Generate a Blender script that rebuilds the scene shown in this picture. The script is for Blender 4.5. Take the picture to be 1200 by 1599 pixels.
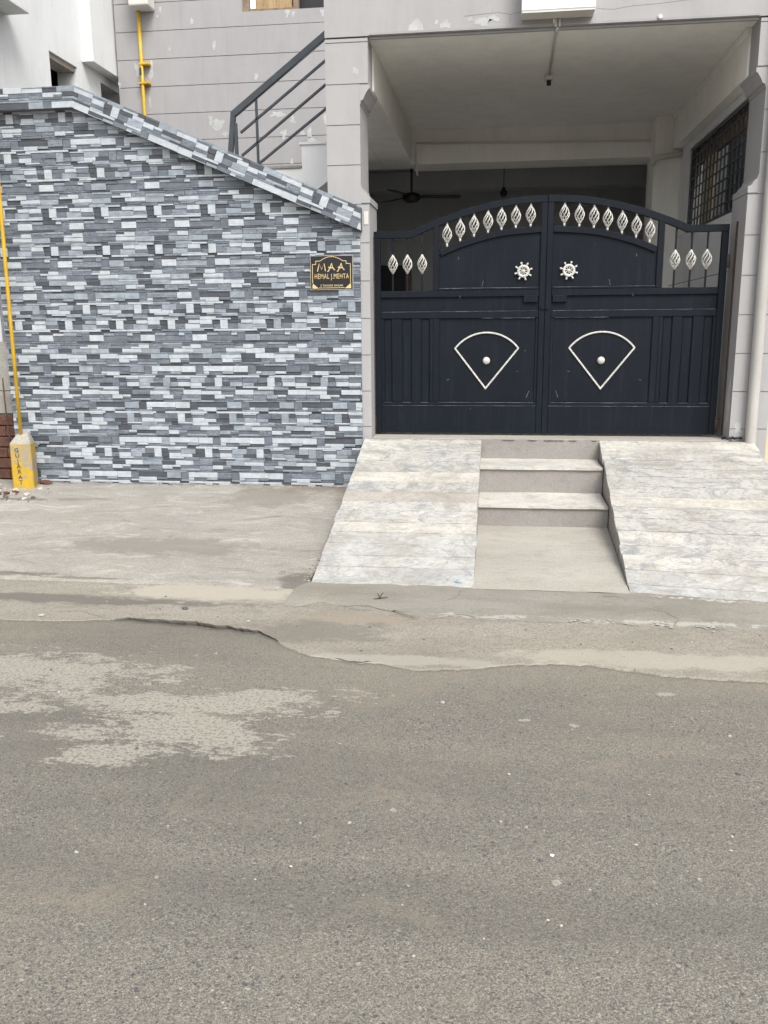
import bpy, bmesh, math, random
from mathutils import Vector, Matrix, noise
random.seed(7)
S = bpy.context.scene
for o in list(bpy.data.objects): bpy.data.objects.remove(o)
COL = S.collection
RAD = math.radians

# ------------------------------------------------------------------ camera
EYE = 1.55
FPX = 1344.6; PW, PH = 1200., 1599.
yaw, pitch, roll = RAD(7.398), RAD(12.3225), RAD(-0.48166)
FW = Vector((-math.sin(yaw)*math.cos(pitch), math.cos(yaw)*math.cos(pitch), -math.sin(pitch)))
_rt = Vector((math.cos(yaw), math.sin(yaw), 0)); _up = _rt.cross(FW)
RT = _rt*math.cos(roll) + _up*math.sin(roll); UP = -_rt*math.sin(roll) + _up*math.cos(roll)
cam = bpy.data.cameras.new('camera'); camo = bpy.data.objects.new('camera', cam); COL.objects.link(camo)
M3 = Matrix((RT, UP, -FW)).transposed()
camo.matrix_world = Matrix.Translation((0, 0, EYE)) @ M3.to_4x4()
cam.sensor_fit = 'HORIZONTAL'; cam.sensor_width = 36; cam.lens = 36*FPX/PW
cam.clip_start = 0.05; cam.clip_end = 500
S.camera = camo

# ------------------------------------------------------------------ sky, sun, exposure
SUN_EL, SUN_AZ = 52, 148            # degrees; azimuth measured from +Y clockwise
w = bpy.data.worlds.new('World'); S.world = w; w.use_nodes = True
wn = w.node_tree; wn.nodes.clear()
sky = wn.nodes.new('ShaderNodeTexSky'); sky.sky_type = 'NISHITA'; sky.sun_disc = False
sky.sun_elevation = RAD(SUN_EL); sky.sun_rotation = RAD(SUN_AZ); sky.dust_density = 4.0; sky.air_density = 1.0; sky.ozone_density = 1.0
hs = wn.nodes.new('ShaderNodeHueSaturation'); hs.inputs['Saturation'].default_value = 0.22      # veil of even cloud
bg = wn.nodes.new('ShaderNodeBackground'); bg.inputs[1].default_value = 0.15
wo = wn.nodes.new('ShaderNodeOutputWorld')
wn.links.new(sky.outputs[0], hs.inputs['Color']); wn.links.new(hs.outputs[0], bg.inputs[0]); wn.links.new(bg.outputs[0], wo.inputs[0])
sl = bpy.data.lights.new('sun', 'SUN'); sl.energy = 1.5; sl.angle = RAD(25); sl.color = (1, 0.98, 0.92)
so = bpy.data.objects.new('sun', sl); COL.objects.link(so)
az = RAD(SUN_AZ); el = RAD(SUN_EL)
sd = Vector((math.sin(az)*math.cos(el), math.cos(az)*math.cos(el), math.sin(el)))
so.rotation_euler = sd.to_track_quat('Z', 'Y').to_euler(); so.location = sd*30
S.view_settings.view_transform = 'Standard'; S.view_settings.look = 'None'
S.view_settings.exposure = 0.8; S.view_settings.gamma = 1
S.render.engine = 'CYCLES'

# ------------------------------------------------------------------ pixel -> place
def _ray(x, y): return FW + RT*((x-PW/2)/FPX) - UP*((y-PH/2)/FPX)
def atY(x, y, Y): d = _ray(x, y); return d*(Y/d.y) + Vector((0, 0, EYE))
def atZ(x, y, Z): d = _ray(x, y); return d*((Z-EYE)/d.z) + Vector((0, 0, EYE))
def atX(x, y, X): d = _ray(x, y); return d*(X/d.x) + Vector((0, 0, EYE))

# ------------------------------------------------------------------ material helpers
class NT:
    def __init__(s, name):
        s.m = bpy.data.materials.new(name); s.m.use_nodes = True; s.t = s.m.node_tree
        s.t.nodes.clear()
        s.out = s.n('ShaderNodeOutputMaterial'); s.b = s.n('ShaderNodeBsdfPrincipled'); s.l(s.b.outputs[0], s.out.inputs[0])
        s.geo = s.n('ShaderNodeNewGeometry'); s.pos = s.geo.outputs['Position']
    def n(s, t, **kw):
        nd = s.t.nodes.new(t)
        for k, v in kw.items(): setattr(nd, k, v)
        return nd
    def l(s, a, b): s.t.links.new(a, b)
    def val(s, sock, v):
        if hasattr(v, 'is_output') or isinstance(v, bpy.types.NodeSocket): s.l(v, sock)
        else:
            if isinstance(v, (tuple, list)) and len(v) == 3 and len(sock.default_value) == 4: v = (*v, 1)
            sock.default_value = v
    def vmul(s, v, k):
        nd = s.n('ShaderNodeVectorMath', operation='MULTIPLY'); s.l(v, nd.inputs[0]); nd.inputs[1].default_value = k; return nd.outputs[0]
    def vadd(s, v, k):
        nd = s.n('ShaderNodeVectorMath', operation='ADD'); s.val(nd.inputs[0], v); s.val(nd.inputs[1], k); return nd.outputs[0]
    def math(s, op, a, b=0.0, c=0.0, clamp=False):
        nd = s.n('ShaderNodeMath', operation=op); nd.use_clamp = clamp
        s.val(nd.inputs[0], a); s.val(nd.inputs[1], b); s.val(nd.inputs[2], c); return nd.outputs[0]
    def noise(s, scale, detail=4, rough=0.55, vec=None, dist=0.0, col=False):
        nd = s.n('ShaderNodeTexNoise'); nd.inputs['Scale'].default_value = scale; nd.inputs['Detail'].default_value = detail
        nd.inputs['Roughness'].default_value = rough; nd.inputs['Distortion'].default_value = dist
        s.l(vec if vec is not None else s.pos, nd.inputs['Vector']); return nd.outputs['Color' if col else 'Fac']
    def voro(s, scale, feature='F1', vec=None, out='Distance', rnd=1.0):
        nd = s.n('ShaderNodeTexVoronoi', feature=feature); nd.inputs['Scale'].default_value = scale; nd.inputs['Randomness'].default_value = rnd
        s.l(vec if vec is not None else s.pos, nd.inputs['Vector']); return nd.outputs[out]
    def ramp(s, f, stops, interp='LINEAR'):
        nd = s.n('ShaderNodeValToRGB'); r = nd.color_ramp; r.interpolation = interp
        while len(r.elements) < len(stops): r.elements.new(0.5)
        for e, (p, c) in zip(r.elements, stops):
            e.position = p; e.color = (c, c, c, 1) if not isinstance(c, tuple) else (*c, 1)
        s.l(f, nd.inputs[0]); return nd.outputs[0]
    def mix(s, f, a, b, mode='MIX'):
        nd = s.n('ShaderNodeMix', data_type='RGBA', blend_type=mode)
        s.val(nd.inputs[0], f); s.val(nd.inputs[6], a); s.val(nd.inputs[7], b); return nd.outputs[2]
    def step(s, f, a, b): return s.ramp(f, [(a, 0.0), (b, 1.0)])
    def bump(s, h, strength=0.3, dist=0.01, prev=None):
        nd = s.n('ShaderNodeBump'); nd.inputs['Strength'].default_value = strength; nd.inputs['Distance'].default_value = dist
        s.l(h, nd.inputs['Height'])
        if prev is not None: s.l(prev, nd.inputs['Normal'])
        return nd.outputs[0]
    def ell(s, cx, cy, rx, ry, rot=0.0, axes='xy'):
        """1 at the centre, 0 on an ellipse's rim, in world metres"""
        mp = s.n('ShaderNodeMapping', vector_type='TEXTURE')
        if axes == 'xy':
            mp.inputs['Location'].default_value = (cx, cy, 0); mp.inputs['Scale'].default_value = (rx, ry, 1e6); mp.inputs['Rotation'].default_value = (0, 0, rot)
        s.l(s.pos, mp.inputs['Vector'])
        ln = s.n('ShaderNodeVectorMath', operation='LENGTH'); s.l(mp.outputs[0], ln.inputs[0])
        return s.math('SUBTRACT', 1.0, ln.outputs['Value'])
    def done(s, color, rough=0.8, normal=None, metallic=0.0, spec=None):
        s.val(s.b.inputs['Base Color'], color); s.val(s.b.inputs['Roughness'], rough); s.b.inputs['Metallic'].default_value = metallic
        if spec is not None: s.b.inputs['Specular IOR Level'].default_value = spec
        if normal is not None: s.l(normal, s.b.inputs['Normal'])
        return s.m

def plain(name, c, rough=0.7, var=0.18, scale=6, bump=0.15, bscale=60, metallic=0.0, stretch=(1, 1, 1), spec=None):
    t = NT(name); v = t.vmul(t.pos, stretch)
    f = t.noise(scale, 6, 0.65, v)
    lo = tuple(x*(1-var) for x in c); hi = tuple(min(1, x*(1+var)) for x in c)
    col = t.ramp(f, [(0.3, lo), (0.7, hi)])
    nb = t.bump(t.noise(bscale, 4, 0.6), bump, 0.01)
    return t.done(col, rough, nb, metallic, spec)

MAT = {}
# stone-look ceramic tile, five tones
def tile_mat(name, c, contrast=0.22, marble=False):
    t = NT(name)
    oi = t.n('ShaderNodeObjectInfo')
    st = t.noise(1.0, 6, 0.7, t.vmul(t.pos, (9, 9, 90)), 0.4)
    bl = t.noise(16.0, 5, 0.65)
    wv = t.noise(34.0, 4, 0.6, t.vmul(t.pos, (1, 1, 1.6)), 2.2)
    f = t.math('ADD', t.math('MULTIPLY', st, 0.5), t.math('MULTIPLY', wv if marble else bl, 0.5))
    f = t.math('ADD', f, t.math('MULTIPLY', t.math('SUBTRACT', oi.outputs['Random'], 0.5), 0.07))
    k = 2.0 if marble else 1.0
    lo = tuple(x*(1-contrast*k) for x in c); hi = tuple(x*(1+contrast*k) for x in c)
    col = t.ramp(f, [(0.34, lo), (0.52, c), (0.66, hi)])
    nb = t.bump(f, 0.25, 0.004)
    return t.done(col, t.ramp(bl, [(0.3, 0.38), (0.7, 0.55)]), nb)
MAT['W'] = tile_mat('tile_white', (0.43, 0.465, 0.495), 0.22)
MAT['L'] = tile_mat('tile_light_grey', (0.255, 0.29, 0.325), 0.36)
MAT['M'] = tile_mat('tile_mid_grey', (0.132, 0.15, 0.176), 0.38)
MAT['D'] = tile_mat('tile_dark_grey', (0.066, 0.073, 0.085), 0.32)
MAT['T'] = tile_mat('tile_marbled_grey', (0.17, 0.193, 0.224), 0.36, True)
MAT['grout'] = plain('tile_grout', (0.10, 0.105, 0.115), 0.9)

def wall_paint(name, c, peel=0.0):
    t = NT(name)
    a = t.noise(1.3, 5, 0.6); b = t.noise(5.0, 6, 0.7, t.vmul(t.pos, (1.0, 1.0, 0.25)))
    col = t.mix(t.math('MULTIPLY', a, 0.5), tuple(x*0.93 for x in c), tuple(min(1, x*1.10) for x in c))
    col = t.mix(t.ramp(b, [(0.42, 0.0), (0.75, 0.5)]), col, tuple(x*0.76 for x in c))
    b2 = t.noise(9.0, 6, 0.75, t.vmul(t.pos, (1.0, 1.0, 0.10)))
    col = t.mix(t.ramp(b2, [(0.55, 0.0), (0.78, 0.4)]), col, tuple(x*0.70 for x in c))
    fl = t.noise(38.0, 4, 0.7)
    if peel:
        pm = t.math('MULTIPLY', t.step(fl, 0.715, 0.73), t.step(t.noise(2.3, 2, 0.5), 0.5, 0.6))
        col = t.mix(t.math('MULTIPLY', pm, peel), col, (0.62, 0.65, 0.65))
    nb = t.bump(t.noise(45, 5, 0.7), 0.18, 0.006); nb = t.bump(t.noise(3.0, 3, 0.5), 0.25, 0.03, nb)
    return t.done(col, 0.75, nb)
MAT['paint'] = wall_paint('lavender_grey_wall_paint', (0.362, 0.355, 0.357), 0.9)
MAT['paint_side'] = wall_paint('mauve_grey_wall_paint', (0.335, 0.328, 0.332), 0.9)
MAT['groove'] = plain('groove_shade_grey', (0.16, 0.15, 0.15), 0.9)  # darker backing, paints the shade inside the plaster grooves
MAT['cream'] = wall_paint('cream_porch_paint', (0.84, 0.82, 0.77))
MAT['ceiling'] = wall_paint('ceiling_paint', (0.84, 0.83, 0.78))
MAT['brightwhite'] = wall_paint('bright_white_paint', (0.85, 0.86, 0.85))
MAT['bouncefloor'] = plain('pale_bounce_floor', (0.66, 0.64, 0.60), 0.5, 0.06, 3, 0.02)  # unseen porch floor, made pale to bounce light onto the ceiling
MAT['brown'] = plain('room_shade_brown', (0.055, 0.042, 0.032), 0.95)  # dark brown puts the unlit room's shade into its walls
MAT['white'] = wall_paint('white_wall_paint', (0.70, 0.71, 0.71))
MAT['dimwall'] = wall_paint('shade_grey_inner_wall', (0.48, 0.49, 0.49))  # light inner walls greyed down, the room's shade is in the colour
MAT['bare'] = plain('bare_white_putty', (0.425, 0.435, 0.43), 0.85)
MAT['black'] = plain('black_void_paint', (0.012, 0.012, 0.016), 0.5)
MAT['dark'] = plain('dark_brown_fan_enamel', (0.02, 0.018, 0.018), 0.4)
MAT['glass'] = plain('dark_window_glass', (0.02, 0.03, 0.035), 0.08, 0.1, 2, 0.0)
MAT['beige'] = wall_paint('beige_neighbour_paint', (0.60, 0.52, 0.36))
MAT['pvc'] = plain('cream_pvc', (0.60, 0.575, 0.535), 0.4, 0.08, 3, 0.03)
MAT['drain'] = plain('grimy_drain_pvc', (0.40, 0.385, 0.36), 0.5, 0.14, 3, 0.04, stretch=(4, 4, 0.5))
MAT['wood'] = plain('worn_plywood', (0.36, 0.25, 0.125), 0.75, 0.45, 5, 0.3, 80, stretch=(6, 6, 1))
MAT['woodf'] = plain('weathered_wood_frame', (0.22, 0.16, 0.11), 0.8, 0.4, 9)
MAT['rust'] = plain('rusty_iron', (0.075, 0.048, 0.034), 0.85, 0.5, 40, 0.4, 120)
MAT['black_rail'] = plain('grey_black_rail_paint', (0.045, 0.055, 0.065), 0.4, 0.2, 8, 0.05)
MAT['marking'] = plain('black_stencil_paint', (0.03, 0.028, 0.025), 0.7)

def gate_paint():
    t = NT('navy_black_gate_enamel')
    c = (0.0052, 0.0080, 0.0128)
    a = t.noise(2.5, 5, 0.65); st = t.noise(5.0, 5, 0.7, t.vmul(t.pos, (5.0, 5.0, 0.35)))
    col = t.mix(t.ramp(a, [(0.35, 0.0), (0.7, 0.5)]), c, (0.0085, 0.0118, 0.0168))
    col = t.mix(t.ramp(st, [(0.52, 0.0), (0.78, 0.5)]), col, (0.019, 0.025, 0.033))      # dusty runs
    chip = t.step(t.noise(60.0, 3, 0.6), 0.735, 0.76)
    col = t.mix(t.math('MULTIPLY', chip, 0.5), col, (0.16, 0.17, 0.18))
    nb = t.bump(t.noise(14, 5, 0.6), 0.12, 0.006)
    return t.done(col, t.ramp(a, [(0.3, 0.45), (0.7, 0.62)]), nb, spec=0.17)
MAT['gate'] = gate_paint()
MAT['gate_wear'] = plain('chalky_worn_gate_edge', (0.17, 0.185, 0.20), 0.7, 0.6, 30)
MAT['silver'] = plain('cream_silver_ornament_paint', (0.50, 0.49, 0.455), 0.5, 0.3, 70, 0.15, 120)

def marble():
    t = NT('white_marble_strip')
    oi = t.n('ShaderNodeObjectInfo'); r = oi.outputs['Random']; tintc = oi.outputs['Color']; amt = oi.outputs['Alpha']
    off = t.n('ShaderNodeCombineXYZ'); t.l(t.math('MULTIPLY', r, 37.0), off.inputs[0]); t.l(t.math('MULTIPLY', r, 91.0), off.inputs[1]); t.l(t.math('MULTIPLY', r, 53.0), off.inputs[2])
    v = t.vadd(t.pos, off.outputs[0])
    vs = t.vmul(v, (1.0, 1.35, 1.35))
    base = t.noise(2.4, 6, 0.62, vs, 0.6)
    col = t.mix(1.0, tintc, t.mix(t.ramp(base, [(0.3, 0.0), (0.7, 1.0)]), (0.82, 0.82, 0.83), (1.08, 1.07, 1.05)), 'MULTIPLY')
    cl = t.noise(3.3, 8, 0.68, vs, 1.5)
    col = t.mix(t.math('MULTIPLY', t.ramp(cl, [(0.53, 0.0), (0.575, 0.55), (0.68, 0.9)]), amt), col, (0.185, 0.197, 0.208))
    vein = t.math('ABSOLUTE', t.math('SUBTRACT', t.noise(3.0, 8, 0.66, vs, 1.8), 0.5))
    col = t.mix(t.math('MULTIPLY', t.ramp(vein, [(0.0, 0.7), (0.035, 0.0)]), amt), col, (0.16, 0.17, 0.182))
    blot = t.noise(11, 6, 0.72, vs, 0.8)
    col = t.mix(t.math('MULTIPLY', t.ramp(blot, [(0.58, 0.0), (0.63, 0.85)]), amt), col, (0.145, 0.154, 0.165))
    spk = t.noise(34, 5, 0.75, vs, 0.6)
    col = t.mix(t.ramp(spk, [(0.53, 0.0), (0.66, 0.6)]), col, (0.20, 0.203, 0.20))
    dirt = t.noise(3.5, 8, 0.8, t.pos, 0.5)
    col = t.mix(t.ramp(dirt, [(0.47, 0.0), (0.62, 0.6)]), col, (0.255, 0.232, 0.192))
    pits = t.step(t.noise(80, 3, 0.6), 0.68, 0.72)
    col = t.mix(t.math('MULTIPLY', pits, 0.6), col, (0.13, 0.13, 0.13))
    nb = t.bump(t.noise(18, 5, 0.65, t.vmul(t.pos, (1, 3, 3))), 0.3, 0.008)
    return t.done(col, t.ramp(dirt, [(0.3, 0.55), (0.7, 0.8)]), nb)
MAT['marble'] = marble()

def concrete(name, c1, c2, stain=(0.2, 0.17, 0.135), warm=(0.33, 0.27, 0.21), fine=0.5, stretch=(1, 1, 1), specks=0.4):
    t = NT(name); v = t.vmul(t.pos, stretch)
    a = t.noise(1.5, 6, 0.62, v); b = t.noise(6.5, 7, 0.72, v, 0.5); f = t.noise(85, 3, 0.6)
    col = t.mix(t.ramp(a, [(0.32, 0.0), (0.68, 1.0)]), c1, c2)
    col = t.mix(t.ramp(b, [(0.52, 0.0), (0.74, 0.6)]), col, stain)
    w2 = t.noise(0.9, 4, 0.6, t.vadd(v, (13.1, 4.2, 0)))
    col = t.mix(t.ramp(w2, [(0.5, 0.0), (0.68, 0.6)]), col, warm)
    col = t.mix(t.ramp(f, [(0.38, specks), (0.55, 0.0)]), col, tuple(x*0.55 for x in c1))
    col = t.mix(t.step(t.noise(150, 2, 0.5), 0.64, 0.72), col, tuple(min(1, x*1.35) for x in c2))
    nb = t.bump(f, fine, 0.004); nb = t.bump(b, 0.35, 0.012, nb)
    return t, col, nb
t, col, nb = concrete('apron_concrete', (0.255, 0.240, 0.214), (0.335, 0.317, 0.284), (0.17, 0.162, 0.142), (0.275, 0.253, 0.21), 0.5, (1, 1.8, 1), 0.45)
wis = t.noise(2.6, 8, 0.74, t.vmul(t.vadd(t.pos, t.vmul(t.noise(1.2, 2, 0.5, col=True), (0.5, 0.5, 0))), (0.8, 2.3, 1)), 1.2)
col = t.mix(t.ramp(wis, [(0.28, 0.75), (0.43, 0.0)]), col, (0.125, 0.118, 0.105))
col = t.mix(t.ramp(wis, [(0.53, 0.0), (0.66, 0.85)]), col, (0.40, 0.386, 0.35))
nb = t.bump(wis, 0.5, 0.03, nb)
for (px_, py_, rx, ry, cc) in [(462, 905, 0.15, 0.30, (0.105, 0.096, 0.082)), (250, 860, 0.9, 0.25, (0.19, 0.178, 0.155)), (420, 800, 0.5, 0.4, (0.20, 0.185, 0.158)), (30, 800, 0.5, 0.05, (0.13, 0.12, 0.105)), (20, 893, 0.5, 0.05, (0.14, 0.125, 0.10)), (130, 900, 0.35, 0.03, (0.15, 0.13, 0.105))]:
    p = atZ(px_, py_, 0.04); e = t.math('ADD', t.ell(p.x, p.y, rx, ry), t.math('MULTIPLY', t.math('SUBTRACT', t.noise(6, 6, 0.75), 0.5), 2.6))
    col = t.mix(t.math('MULTIPLY', t.step(e, 0.15, 0.5), 0.8), col, cc)
# reddish soil washed along the wall foot
edge = t.math('ADD', t.ell(-1.3, 7.15, 1.3, 0.34), t.math('MULTIPLY', t.math('SUBTRACT', t.noise(7, 5, 0.7), 0.5), 1.6))
col = t.mix(t.math('MULTIPLY', t.step(edge, 0.1, 0.75), 0.75), col, (0.15, 0.108, 0.078))
edge2 = t.math('ADD', t.ell(-3.3, 7.2, 1.5, 0.26), t.math('MULTIPLY', t.math('SUBTRACT', t.noise(7, 5, 0.7), 0.5), 1.6))
col = t.mix(t.math('MULTIPLY', t.step(edge2, 0.2, 0.8), 0.6), col, (0.165, 0.125, 0.095))
MAT['apron'] = t.done(col, 0.92, nb)
t, col, nb = concrete('strip_concrete', (0.215, 0.197, 0.162), (0.285, 0.263, 0.221), (0.135, 0.12, 0.096), (0.205, 0.172, 0.132), 0.5, (0.7, 1.5, 1), 0.55)
for (px_, py_, rx, ry, cc, am) in [(130, 935, 1.3, 0.10, (0.115, 0.104, 0.09), 0.85), (330, 925, 0.8, 0.20, (0.36, 0.33, 0.275), 0.8), (560, 965, 0.4, 0.12, (0.24, 0.20, 0.158), 0.6), (480, 985, 0.5, 0.2, (0.125, 0.112, 0.096), 0.6), (1050, 1030, 1.0, 0.13, (0.33, 0.304, 0.255), 0.7), (640, 1030, 0.6, 0.07, (0.30, 0.28, 0.245), 0.7)]:
    p = atZ(px_, py_, 0.02)
    e = t.math('ADD', t.ell(p.x, p.y, rx, ry), t.math('MULTIPLY', t.math('SUBTRACT', t.noise(4, 8, 0.78, t.vmul(t.pos, (1, 1.8, 1))), 0.5), 2.8))
    col = t.mix(t.math('MULTIPLY', t.step(e, 0.1, 0.42), am), col, cc)
def lime(t, col):
    for (px_, py_, rx, ry) in [(775, 963, 0.26, 0.03), (1080, 974, 0.55, 0.03), (700, 958, 0.1, 0.02), (935, 968, 0.12, 0.015)]:
        p = atZ(px_, py_, 0.025)
        e = t.math('ADD', t.ell(p.x, p.y, rx, ry), t.math('MULTIPLY', t.math('SUBTRACT', t.noise(14, 6, 0.75, t.vmul(t.pos, (1, 1.6, 1))), 0.5), 6.5))
        col = t.mix(t.math('MULTIPLY', t.step(e, 0.35, 0.5), 0.75), col, (0.34, 0.328, 0.295))
    return col
MAT['strip'] = t.done(lime(t, col), 0.93, nb)
t, col, nb = concrete('mortar_skim', (0.175, 0.163, 0.138), (0.265, 0.252, 0.22), (0.125, 0.113, 0.093), (0.21, 0.186, 0.147), 0.3, (0.8, 1.8, 1), 0.25)
MAT['skim'] = t.done(lime(t, col), 0.85, nb)
t, col, nb = concrete('step_plaster', (0.245, 0.228, 0.213), (0.30, 0.282, 0.264), (0.18, 0.165, 0.15), (0.275, 0.25, 0.225), 0.3, (1, 1, 1.6), 0.25)
MAT['plaster'] = t.done(col, 0.9, nb)
t, col, nb = concrete('pitted_plaster', (0.25, 0.23, 0.21), (0.34, 0.32, 0.295), (0.14, 0.125, 0.11), (0.28, 0.25, 0.22), 0.5, (1, 1, 1.6), 0.5)
pit = t.noise(16, 5, 0.7, t.vmul(t.pos, (1, 1, 1.5)))
col = t.mix(t.math('MULTIPLY', t.step(pit, 0.60, 0.66), 0.75), col, (0.07, 0.062, 0.055))
MAT['pitted'] = t.done(col, 0.9, t.bump(t.ramp(pit, [(0.58, 1.0), (0.68, 0.0)]), 0.7, 0.02, nb))
t, col, nb = concrete('landing_concrete', (0.285, 0.268, 0.235), (0.36, 0.341, 0.302), (0.19, 0.173, 0.146), (0.32, 0.292, 0.245), 0.3, (0.8, 1.8, 1), 0.2)
MAT['landing'] = t.done(col, 0.9, nb)
t, col, nb = concrete('raw_column_concrete', (0.28, 0.265, 0.235), (0.37, 0.355, 0.32), (0.19, 0.17, 0.14), (0.44, 0.39, 0.31), 0.5)
MAT['rawcon'] = t.done(col, 0.95, nb)
MAT['brick'] = plain('fired_brick', (0.095, 0.042, 0.028), 0.9, 0.45, 14, 0.5, 60)
MAT['rubble'] = plain('pale_rubble', (0.40, 0.355, 0.30), 0.95, 0.55, 22, 0.5, 90)
MAT['pebble'] = plain('pale_pebble', (0.34, 0.325, 0.295), 0.85, 0.35, 40)
MAT['pebble_d'] = plain('dark_pebble', (0.09, 0.09, 0.095), 0.85, 0.35, 40)
MAT['chip'] = plain('pale_mortar_crumb', (0.33, 0.31, 0.28), 0.95, 0.3, 50)

def yellow():
    t = NT('yellow_marker_paint')
    a = t.noise(9, 6, 0.7); col = t.mix(t.ramp(a, [(0.35, 0.0), (0.65, 1.0)]), (0.50, 0.32, 0.012), (0.40, 0.26, 0.03))
    wr = t.math('ADD', t.noise(20, 6, 0.75), t.math('MULTIPLY', t.noise(4, 3, 0.5), 0.35))
    col = t.mix(t.step(wr, 0.66, 0.73), col, (0.29, 0.25, 0.19))
    return t.done(col, 0.8, t.bump(wr, 0.3, 0.006))
MAT['yellow'] = yellow()
MAT['yellowpipe'] = plain('yellow_pipe_enamel', (0.55, 0.33, 0.01), 0.5, 0.16, 6, 0.03)

def asphalt():
    t = NT('worn_sandy_asphalt')
    v = t.vmul(t.pos, (1, 1, 0))
    vd = t.vadd(v, t.vmul(t.noise(60, 2, 0.5, v, col=True), (0.008, 0.008, 0)))
    c1 = t.voro(105, 'F1', vd, 'Color'); d1 = t.voro(105, 'F1', vd, 'Distance')
    c2 = t.voro(360, 'F1', vd, 'Color'); d2 = t.voro(360, 'F1', vd)
    sep = t.n('ShaderNodeSeparateColor'); t.l(c1, sep.inputs[0])
    sep2 = t.n('ShaderNodeSeparateColor'); t.l(c2, sep2.inputs[0])
    chip = t.ramp(sep.outputs[0], [(0.0, (0.049, 0.052, 0.055)), (0.30, (0.090, 0.090, 0.088)), (0.65, (0.157, 0.148, 0.129)), (0.93, (0.223, 0.205, 0.172)), (0.99, (0.380, 0.353, 0.305))])
    fine = t.ramp(sep2.outputs[0], [(0.0, (0.080, 0.078, 0.072)), (0.3, (0.145, 0.137, 0.118)), (0.7, (0.192, 0.180, 0.151)), (0.95, (0.285, 0.266, 0.222))])
    big = t.noise(0.9, 5, 0.62, t.vmul(t.pos, (0.45, 1.5, 0)))      # sand lies in drifts along the lane
    med = t.noise(7, 4, 0.6, v)
    ea = t.n('ShaderNodeAttribute', attribute_name='edge_sand')
    sand = t.math('ADD', t.math('MULTIPLY', big, 0.75), t.math('MULTIPLY', med, 0.25))
    sand = t.math('ADD', sand, t.math('MULTIPLY', ea.outputs['Fac'], 0.10))
    show = t.math('MULTIPLY', t.ramp(sand, [(0.38, 1.0), (0.60, 0.30)]), t.step(sep.outputs[1], 0.36, 0.46))
    inside = t.ramp(d1, [(0.34, 1.0), (0.50, 0.0)])
    col = t.mix(t.math('MULTIPLY', show, inside), fine, chip)
    c3 = t.voro(46, 'F1', vd, 'Color'); d3 = t.voro(46, 'F1', vd); sep3 = t.n('ShaderNodeSeparateColor'); t.l(c3, sep3.inputs[0])
    big_s = t.math('MULTIPLY', t.step(sep3.outputs[0], 0.80, 0.84), t.ramp(d3, [(0.20, 1.0), (0.34, 0.0)]))
    col = t.mix(t.math('MULTIPLY', big_s, 0.8), col, t.ramp(sep3.outputs[1], [(0.0, (0.057, 0.060, 0.065)), (0.6, (0.095, 0.091, 0.086)), (0.8, (0.123, 0.091, 0.065)), (0.97, (0.342, 0.312, 0.267))]))
    warm = t.math('MAXIMUM', t.ramp(t.noise(1.7, 5, 0.65, t.vadd(v, (5, 9, 0))), [(0.47, 0.0), (0.68, 0.45)]), t.math('MULTIPLY', t.step(t.math('ADD', ea.outputs['Fac'], t.math('MULTIPLY', t.math('SUBTRACT', t.noise(5, 6, 0.7, v), 0.5), 1.6)), 0.35, 1.1), 0.75))
    col = t.mix(warm, col, t.mix(0.45, fine, (0.223, 0.192, 0.148)))
    # slurry of old cement spilt on the lane
    jit = t.math('ADD', t.math('MULTIPLY', t.math('SUBTRACT', t.noise(3.2, 8, 0.78, t.vmul(t.pos, (0.8, 1.7, 0))), 0.5), 4.6), t.math('MULTIPLY', t.math('SUBTRACT', t.noise(30, 5, 0.75, t.vmul(v, (0.7, 1.6, 1))), 0.5), 2.6))
    m = None
    for (px_, py_, rx, ry, rot) in [(250, 1135, 0.42, 0.20, 0.1), (410, 1088, 0.34, 0.10, 0.1), (300, 1100, 0.5, 0.12, 0.1), (60, 1050, 0.55, 0.24, 0.0), (165, 1175, 0.20, 0.11, 0.3), (20, 1105, 0.25, 0.06, 0), (340, 1150, 0.25, 0.14, 0)]:
        p = atZ(px_, py_, 0); e = t.ell(p.x, p.y, rx, ry, rot)
        m = e if m is None else t.math('MAXIMUM', m, e)
    m = t.math('ADD', m, jit)
    spot = None
    for (px_, py_, rx, ry) in [(897, 1133, 0.022, 0.020), (870, 1380, 0.016, 0.016), (240, 1048, 0.06, 0.03), (820, 1125, 0.03, 0.015), (615, 1265, 0.014, 0.014), (1040, 1085, 0.05, 0.02), (520, 1112, 0.04, 0.02)]:
        p = atZ(px_, py_, 0); e = t.ell(p.x, p.y, rx, ry)
        spot = e if spot is None else t.math('MAXIMUM', spot, e)
    spot = t.math('ADD', spot, t.math('MULTIPLY', t.math('SUBTRACT', t.noise(70, 4, 0.7, v), 0.5), 1.6))
    mm = t.math('MAXIMUM', t.step(t.math('ADD', m, t.math('MULTIPLY', t.math('SUBTRACT', t.noise(11, 6, 0.75, t.vmul(v, (0.8, 1.8, 1))), 0.5), 2.4)), 0.13, 0.18), t.step(spot, 0.1, 0.3))
    mm = t.math('MULTIPLY', mm, t.ramp(t.noise(70, 4, 0.7, v), [(0.40, 0.12), (0.52, 0.85)]))
    cem = t.mix(t.noise(30, 4, 0.6, v), (0.285, 0.268, 0.228), (0.36, 0.34, 0.292))
    wear = t.noise(0.55, 5, 0.6, t.vmul(t.pos, (0.3, 1.9, 0)))
    col = t.mix(t.ramp(wear, [(0.42, 0.42), (0.55, 0.0)]), col, (0.093, 0.089, 0.081))
    stn = t.noise(2.1, 7, 0.72, t.vadd(v, (2.2, 31, 0)), 0.6)
    col = t.mix(t.ramp(stn, [(0.55, 0.0), (0.68, 0.5)]), col, (0.233, 0.197, 0.150))
    col = t.mix(mm, col, cem)
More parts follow.
